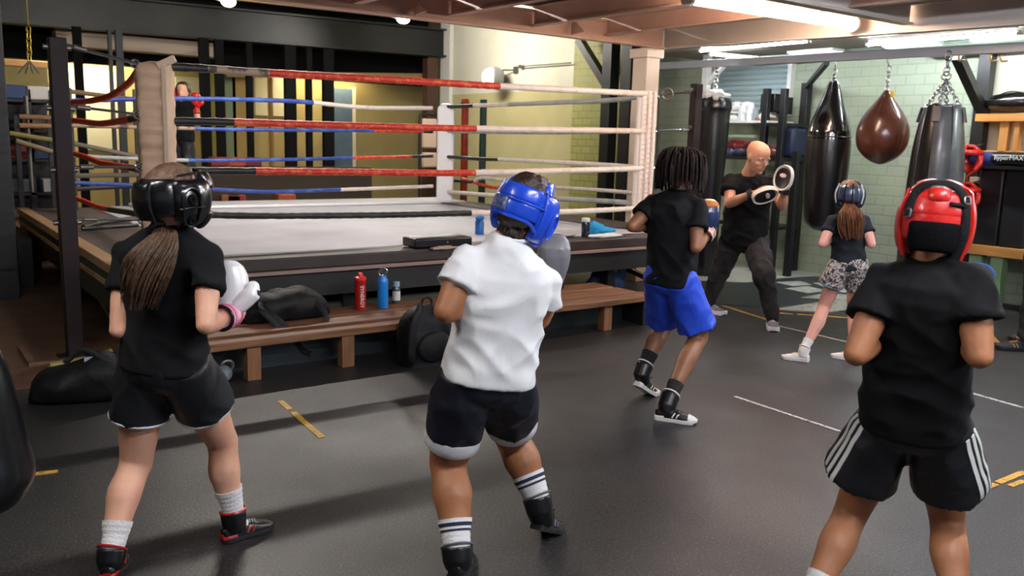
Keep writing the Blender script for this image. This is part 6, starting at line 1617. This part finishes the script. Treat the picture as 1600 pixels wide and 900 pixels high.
# wrist tattoo band and focus mitts
build('tattoo', MB().tube([J['eR'].lerp(J['wR'],.70), J['eR'].lerp(J['wR'],.80)], [.0335,.0315], 20), mat('tattoo ink', '#7a5f58', .6, var=('#3a3438', 60, .45, .6)), P4)
def mitt(label, wr, d, face_dir):
    d = d.normalized(); n_ = (face_dir-d*face_dir.dot(d)).normalized(); a = d.cross(n_)
    c = wr+d*.10+n_*.035
    t = thing('focus_mitt', label, 'focus mitt', tuple(c), 'focus mitts')
    def ring_(w_, off, sc=1): return sring(c+n_*off, a, d, w_*.82*sc, w_*sc, .9, 32)
    # curved pad: rim white, face black, oval badge
    def dish(w_, o0, o1):
        R = []
        for q, o_ in ((.02,o0-.0),(.5,o0+.002),(.9,o0+.012),(1.0,o0+.022),(1.02,(o0+o1)/2+.015),(.97,o1+.022),(.85,o1+.012),(.5,o1),(.02,o1-.002)): R.append(ring_(w_*q, o_))
        return MB().rings(R)
    build('pad_back', dish(.108, -.018, .02), mat('cream mitt leather', '#d8cbc0', .4, coat=.3), t, angle=80)
    R = [ring_(.108*q, o_) for q, o_ in ((.80,.024),(.78,.040),(.5,.034),(.02,.031))]
    build('strike_face', MB().rings(R), mat('black mitt leather', '#141417', .35, coat=.3), t, angle=80)
    build('badge', MB().rings([sring(c+n_*o_+d*.02, a, d, .030*q, .017*q, 1, 24) for q, o_ in ((1,.030),(1,.0425),(.6,.044),(.02,.044))]), mat('badge pale pink', '#dfc3bb', .5), t)
    build('badge_ring', MB().tube(sring(c+n_*.0425+d*.02, a, d, .022, .011, 1, 24), .0015, 6, closed=True), mat('badge red', '#b05a4c', .5), t)
    build('wrist_strap', MB().tube([wr-d*.035, wr+d*.01], [.042,.045], 20), mat('black mitt leather', '#141417', .35), t)
    build('finger_cover', MB().ell(c-n_*.03+d*.0, .05,.075,.03, 18, 10, (a, d, n_)), mat('brown finger cover', '#6d4a44', .5), t)
    return t
mitt('focus mitt held lower, in front of the coach\'s chest', J['wR'], mdR, (-HD*.75+HR*.15-V((0,0,.75))))
mitt('focus mitt held up at the coach\'s shoulder, higher of the two', J['wL'], mdL, (-HR*.85-HD*.6+V((0,0,.0))))

# ================================================================ small girl in the back
J = dict(neck=vp(1327,333,6.2), sL=vp(1302,346,6.2), sR=vp(1350,346,6.22), hL=vp(1313,414,6.28), hR=vp(1338,414,6.28),
         kL=vp(1288,478,6.35), aL=ank(1255,549,.075), kR=vp(1334,486,6.42), aR=ank(1332,548,.075),
         eL=vp(1285,381,6.12), wL=vp(1302,372,6.35), eR=vp(1362,382,6.12), wR=vp(1348,372,6.35), head=vp(1328,307,6.2), H=.200, leg=1.08, spread=.018)
J['tL'] = rel(1260,-80); J['tR'] = rel(1330,-72)
headframe(J, rel(1328,4), 0, .05)
k = .80
P5 = make_person('small girl in charcoal t-shirt and patterned shorts, facing the coach', J)
make_body(P5, J, k, mat('pink fair skin', '#e0a592', .5, sss=.12, var=('#d39282', 7, .45, .7)), .009)
tee(P5, J, k, TEE_G, 19, hem=-.03, wide=.98, amp=.006, sleeve=.5, hipw=.155)
PAT = bpy.data.materials.new('mottled print'); PAT.use_nodes = True; nt = PAT.node_tree; bb = nt.nodes['Principled BSDF']
tc = nt.nodes.new('ShaderNodeTexCoord'); vo = nt.nodes.new('ShaderNodeTexNoise'); vo.inputs['Scale'].default_value = 55; vo.inputs['Detail'].default_value = 3; vo.inputs['Distortion'].default_value = 1.2
nt.links.new(tc.outputs['Object'], vo.inputs['Vector']); cr = nt.nodes.new('ShaderNodeValToRGB'); cr.color_ramp.elements[0].position = .46; cr.color_ramp.elements[0].color = lin('#2a2524'); cr.color_ramp.elements[1].position = .54; cr.color_ramp.elements[1].color = lin('#c9bdb6')
nt.links.new(vo.outputs['Fac'], cr.inputs[0]); nt.links.new(cr.outputs[0], bb.inputs['Base Color']); bb.inputs['Roughness'].default_value = .6
shorts(P5, J, k, PAT, .48, .106, 21, trim=mat('teal piping', '#2f7f95', .5), hipw=.168)
for s_ in ('L','R'):
    J_tmp['dir'] = (J['k'+s_]-J['a'+s_]).normalized(); J_tmp['leg'] = J.get('leg', 1)
    sock(P5, J, s_, k, SOCK_W, .10, .042, .044)
    shoe(P5, 'high_top_shoe', J['a'+s_], J['t'+s_], k*1.0, LE_W, SOLE_W, None, GUM, .04, sole_h=.03)
def st_navy(panel, line, P):
    panel('head_guard', 108, 252, -30, 44, .004, .026)
    for a0, a1 in ((30,125),(235,330)): panel('side_pad', a0, a1, -54, 42, .008, .032)
    panel('forehead_pad', -50, 50, 10, 46, .01, .034)
    panel('cheek_pad', 22, 56, -62, -22, .014, .032); panel('cheek_pad', 304, 338, -62, -22, .014, .032)
    panel('rear_band', 130, 230, -20, 34, .024, .012, mm=mat('dark slate vinyl', '#343d50', .25, coat=.6, bump=(30,.5)))
    for aa in (118, 242, 165, 195): line('strap', [(aa,-26),(aa,5),(aa,42)], .037, .005, TRIM if aa in (118,242) else NYL)
    line('crown_band', [(100,44),(95,65),(0,84),(265,65),(260,44)], .012, .008, VN, flat=.02)
scalp(P5, J, HAIR_AU, back_lo=-55, th=.014)
guard(P5, J, k, VN, st_navy)
b0 = J['head']-J['hf']*.09-J['hu']*.04
tc_ = [b0+J['hf']*.02, b0-HD*.04-V((0,0,.05)), vp(1329,338,6.03), vp(1330,352,6.05), vp(1332,366,6.08)]
mb = strands(240, ptail(tc_, 1, .075, 14), .004, .0015, 4)
build('ponytail', mb, HAIR_AU, P5, angle=80)
for s_, d_ in (('L', HR*.2), ('R', -HR*.2)): glove(P5, J['w'+s_], J['e'+s_], V((0,0,1))+HD*.7+d_, HR if s_ == 'L' else -HR, mat('dark glove', '#23262c', .4), NYL, .85)

# ================================================================ boy in black with the red head guard
J = dict(neck=vp(1452,404,2.50), sL=vp(1383,442,2.56), sR=vp(1516,442,2.42), hL=vp(1392,655,2.66), hR=vp(1463,658,2.58),
         kL=vp(1330,800,2.78), aL=ank(1262,950), kR=vp(1480,808,2.72), aR=ank(1500,980),
         eL=vp(1338,553,2.48), wL=vp(1395,510,2.70), eR=vp(1530,556,2.34), wR=vp(1500,505,2.60), head=vp(1460,352,2.52), H=.212, leg=1.12, arm=1.08, box=.5, spread=.02)
J['tL'] = rel(1262,-20); J['tR'] = rel(1496,20)
headframe(J, rel(1460,-2), .03, .10)
k = .93
P6 = make_person('boy in a black t-shirt with a worn red head guard, at the right', J)
make_body(P6, J, k, SK_T, .008, build_=1.0)
tee(P6, J, k, TEE_B2, 23, hem=-.03, wide=1.06, amp=.008, sleeve=.52, hipw=.162)
shorts(P6, J, k, SH_B, .63, .122, 25, stripes=((.35,.62,.89),(.0,.25,.5)), hipw=.165)
for s_ in ('L','R'):
    J_tmp['dir'] = (J['k'+s_]-J['a'+s_]).normalized(); J_tmp['leg'] = J.get('leg', 1)
    sock(P6, J, s_, k, SOCK_W, .12, .042, .044)
    shoe(P6, 'boxing_boot', J['a'+s_], J['t'+s_], k, LE_B, SOLE_B, None, TRIM, .04)
GR = mat('red glove leather', '#a51d1a', .35, coat=.3)
for s_, d_ in (('L', HR*.1), ('R', -HR*.1)): glove(P6, J['w'+s_], J['e'+s_], V((0,0,1))+HD*.8+d_, HR if s_ == 'L' else -HR, GR, NYL, .9)
def st_red(panel, line, P):
    panel('head_guard', 105, 255, -30, 52, .006, .032, sharp=5)
    for a0, a1 in ((30,122),(238,330)): panel('side_pad', a0, a1, -58, 44, .008, .026)
    panel('forehead_pad', -50, 50, 10, 48, .01, .036)
    panel('cheek_pad', 22, 56, -62, -22, .014, .034); panel('cheek_pad', 304, 338, -62, -22, .014, .034)
    panel('rear_band', 128, 232, 6, 40, .030, .010, sharp=6)
    panel('nape_patch', 140, 222, -42, 2, .032, .010, mm=mat('black elastic', '#0a0a0c', .9, bump=(100,.2), spec=.1), sharp=5)
    panel('rear_knob', 162, 200, 24, 48, .030, .022, sharp=2.2)
    line('rear_strap', [(142,-46),(141,-15),(142,15),(146,36),(158,50),(180,55),(205,50),(216,36),(219,14),(219,4)], .045, .005, NYL, flat=.013)
    line('rear_strap', [(140,20),(152,22),(166,23)], .046, .004, NYL, flat=.006)
    for a, e in ((142,28),(219,8)):
        line('buckle', [(a-4,e-4),(a+4,e-4),(a+4,e+4),(a-4,e+4),(a-4,e-4)], .052, .0028, M['old_steel'], n_=3)
    line('piping', [(122,44),(122,0),(122,-50)], .04, .005, VR); line('piping', [(238,44),(238,0),(238,-50)], .04, .005, VR)
    line('crown_band', [(118,46),(130,64),(60,84),(0,64),(0,48)], .016, .012, VR, flat=.028)
    line('crown_band', [(242,46),(230,64),(300,84),(0,64)], .016, .012, VR, flat=.028)
scalp(P6, J, HAIR_BR, back_lo=-52, th=.016)
guard(P6, J, k, VR, st_red)

# ================================================================ figure far behind the ring, on the low stage
D7 = 11.3; vz = lambda px, py: vp(px, py, D7)
J = dict(neck=vz(286,158), sL=vz(302,165), sR=vz(271,165), hL=vz(292,218), hR=vz(280,218), kL=vz(293,245), kR=vz(279,245),
         eL=vz(309,185), eR=vz(266,186), wL=vz(306,168), wR=vz(270,160), head=vz(286,143), H=.22)
gz = .52
for s_ in ('L','R'):
    h_ = J['h'+s_]; J['k'+s_] = V((h_.x, h_.y, gz+.48)); J['a'+s_] = V((h_.x, h_.y, gz+.09)); J['t'+s_] = hdir(185)
headframe(J, hdir(180), 0, .05)
P7 = make_person('far figure in a black vest with red boxing gloves standing on the low stage', J)
P7.location.z = gz
k = .9
make_body(P7, J, k, SK_F, .014)
tee(P7, J, k, TEE_B2, 33, hem=-.05, sleeve=.2, amp=.004, voxel=.014)
shorts(P7, J, k, SH_B, .9, .11, 3, voxel=.014)
scalp(P7, J, HAIR_DK, back_lo=-50)
for s_ in ('L','R'):
    glove(P7, J['w'+s_], J['e'+s_], V((0,0,1)), HR, M['red_vinyl'], M['red_vinyl'], 1.0)

# ================================================================ trainer at the right edge of the frame: only a shoe shows
D8 = 6.75
g = at(1556, 547, 2, 0); g = V((g.x, g.y, 0)); base = g+HR*.215
J = dict(aL=base+V((0,0,.085)), aR=base+HR*.30+HD*.35+V((0,0,.085)))
for s_ in ('L','R'):
    J['k'+s_] = J['a'+s_]+V((0,0,.42))-HR*.05; J['h'+s_] = base+HR*.20+HD*.17; J['h'+s_].z = .90; J['t'+s_] = hdir(-80)
hipc = (J['hL']+J['hR'])/2
J['hL'] = hipc-HD*.09; J['hR'] = hipc+HD*.09
for s_ in ('L','R'): J['k'+s_] = J['a'+s_].lerp(J['h'+s_], .52)-HR*.04
J['sL'] = hipc-HD*.2+V((0,0,.5)); J['sR'] = hipc+HD*.2+V((0,0,.5)); J['neck'] = hipc+V((0,0,.58))
J['eL'] = J['sL']+V((0,0,-.28))-HD*.04; J['eR'] = J['sR']+V((0,0,-.28))+HD*.04
J['wL'] = J['eL']+V((0,0,-.24))+HR*.03; J['wR'] = J['eR']+V((0,0,-.24))+HR*.03
J['head'] = hipc+V((0,0,.73)); J['H'] = .235
headframe(J, hdir(-85), 0, 0)
P8 = make_person('person beyond the right edge of the photo, only a dark shoe with orange laces shows', J)
k = 1.0
make_body(P8, J, k, SK_F, .012, hands={'L': (V((0,0,-1)), HD), 'R': (V((0,0,-1)), -HD)})
tee(P8, J, k, TEE_B, 43, voxel=.012); shorts(P8, J, k, SH_B, seed=4, trouser=True, voxel=.012)
scalp(P8, J, HAIR_DK)
for s_ in ('L','R'):
    J_tmp['dir'] = V((0,0,1)); J_tmp['leg'] = 1
    shoe(P8, 'trainer', J['a'+s_], J['t'+s_], 1.08, mat('dark slate knit', '#2a3440', .6), mat('two tone sole', '#17181a', .5), None, mat('orange laces', '#e0963c', .6), .02, sole_h=.03, accent=mat('gold stripe', '#c9a45a', .5))
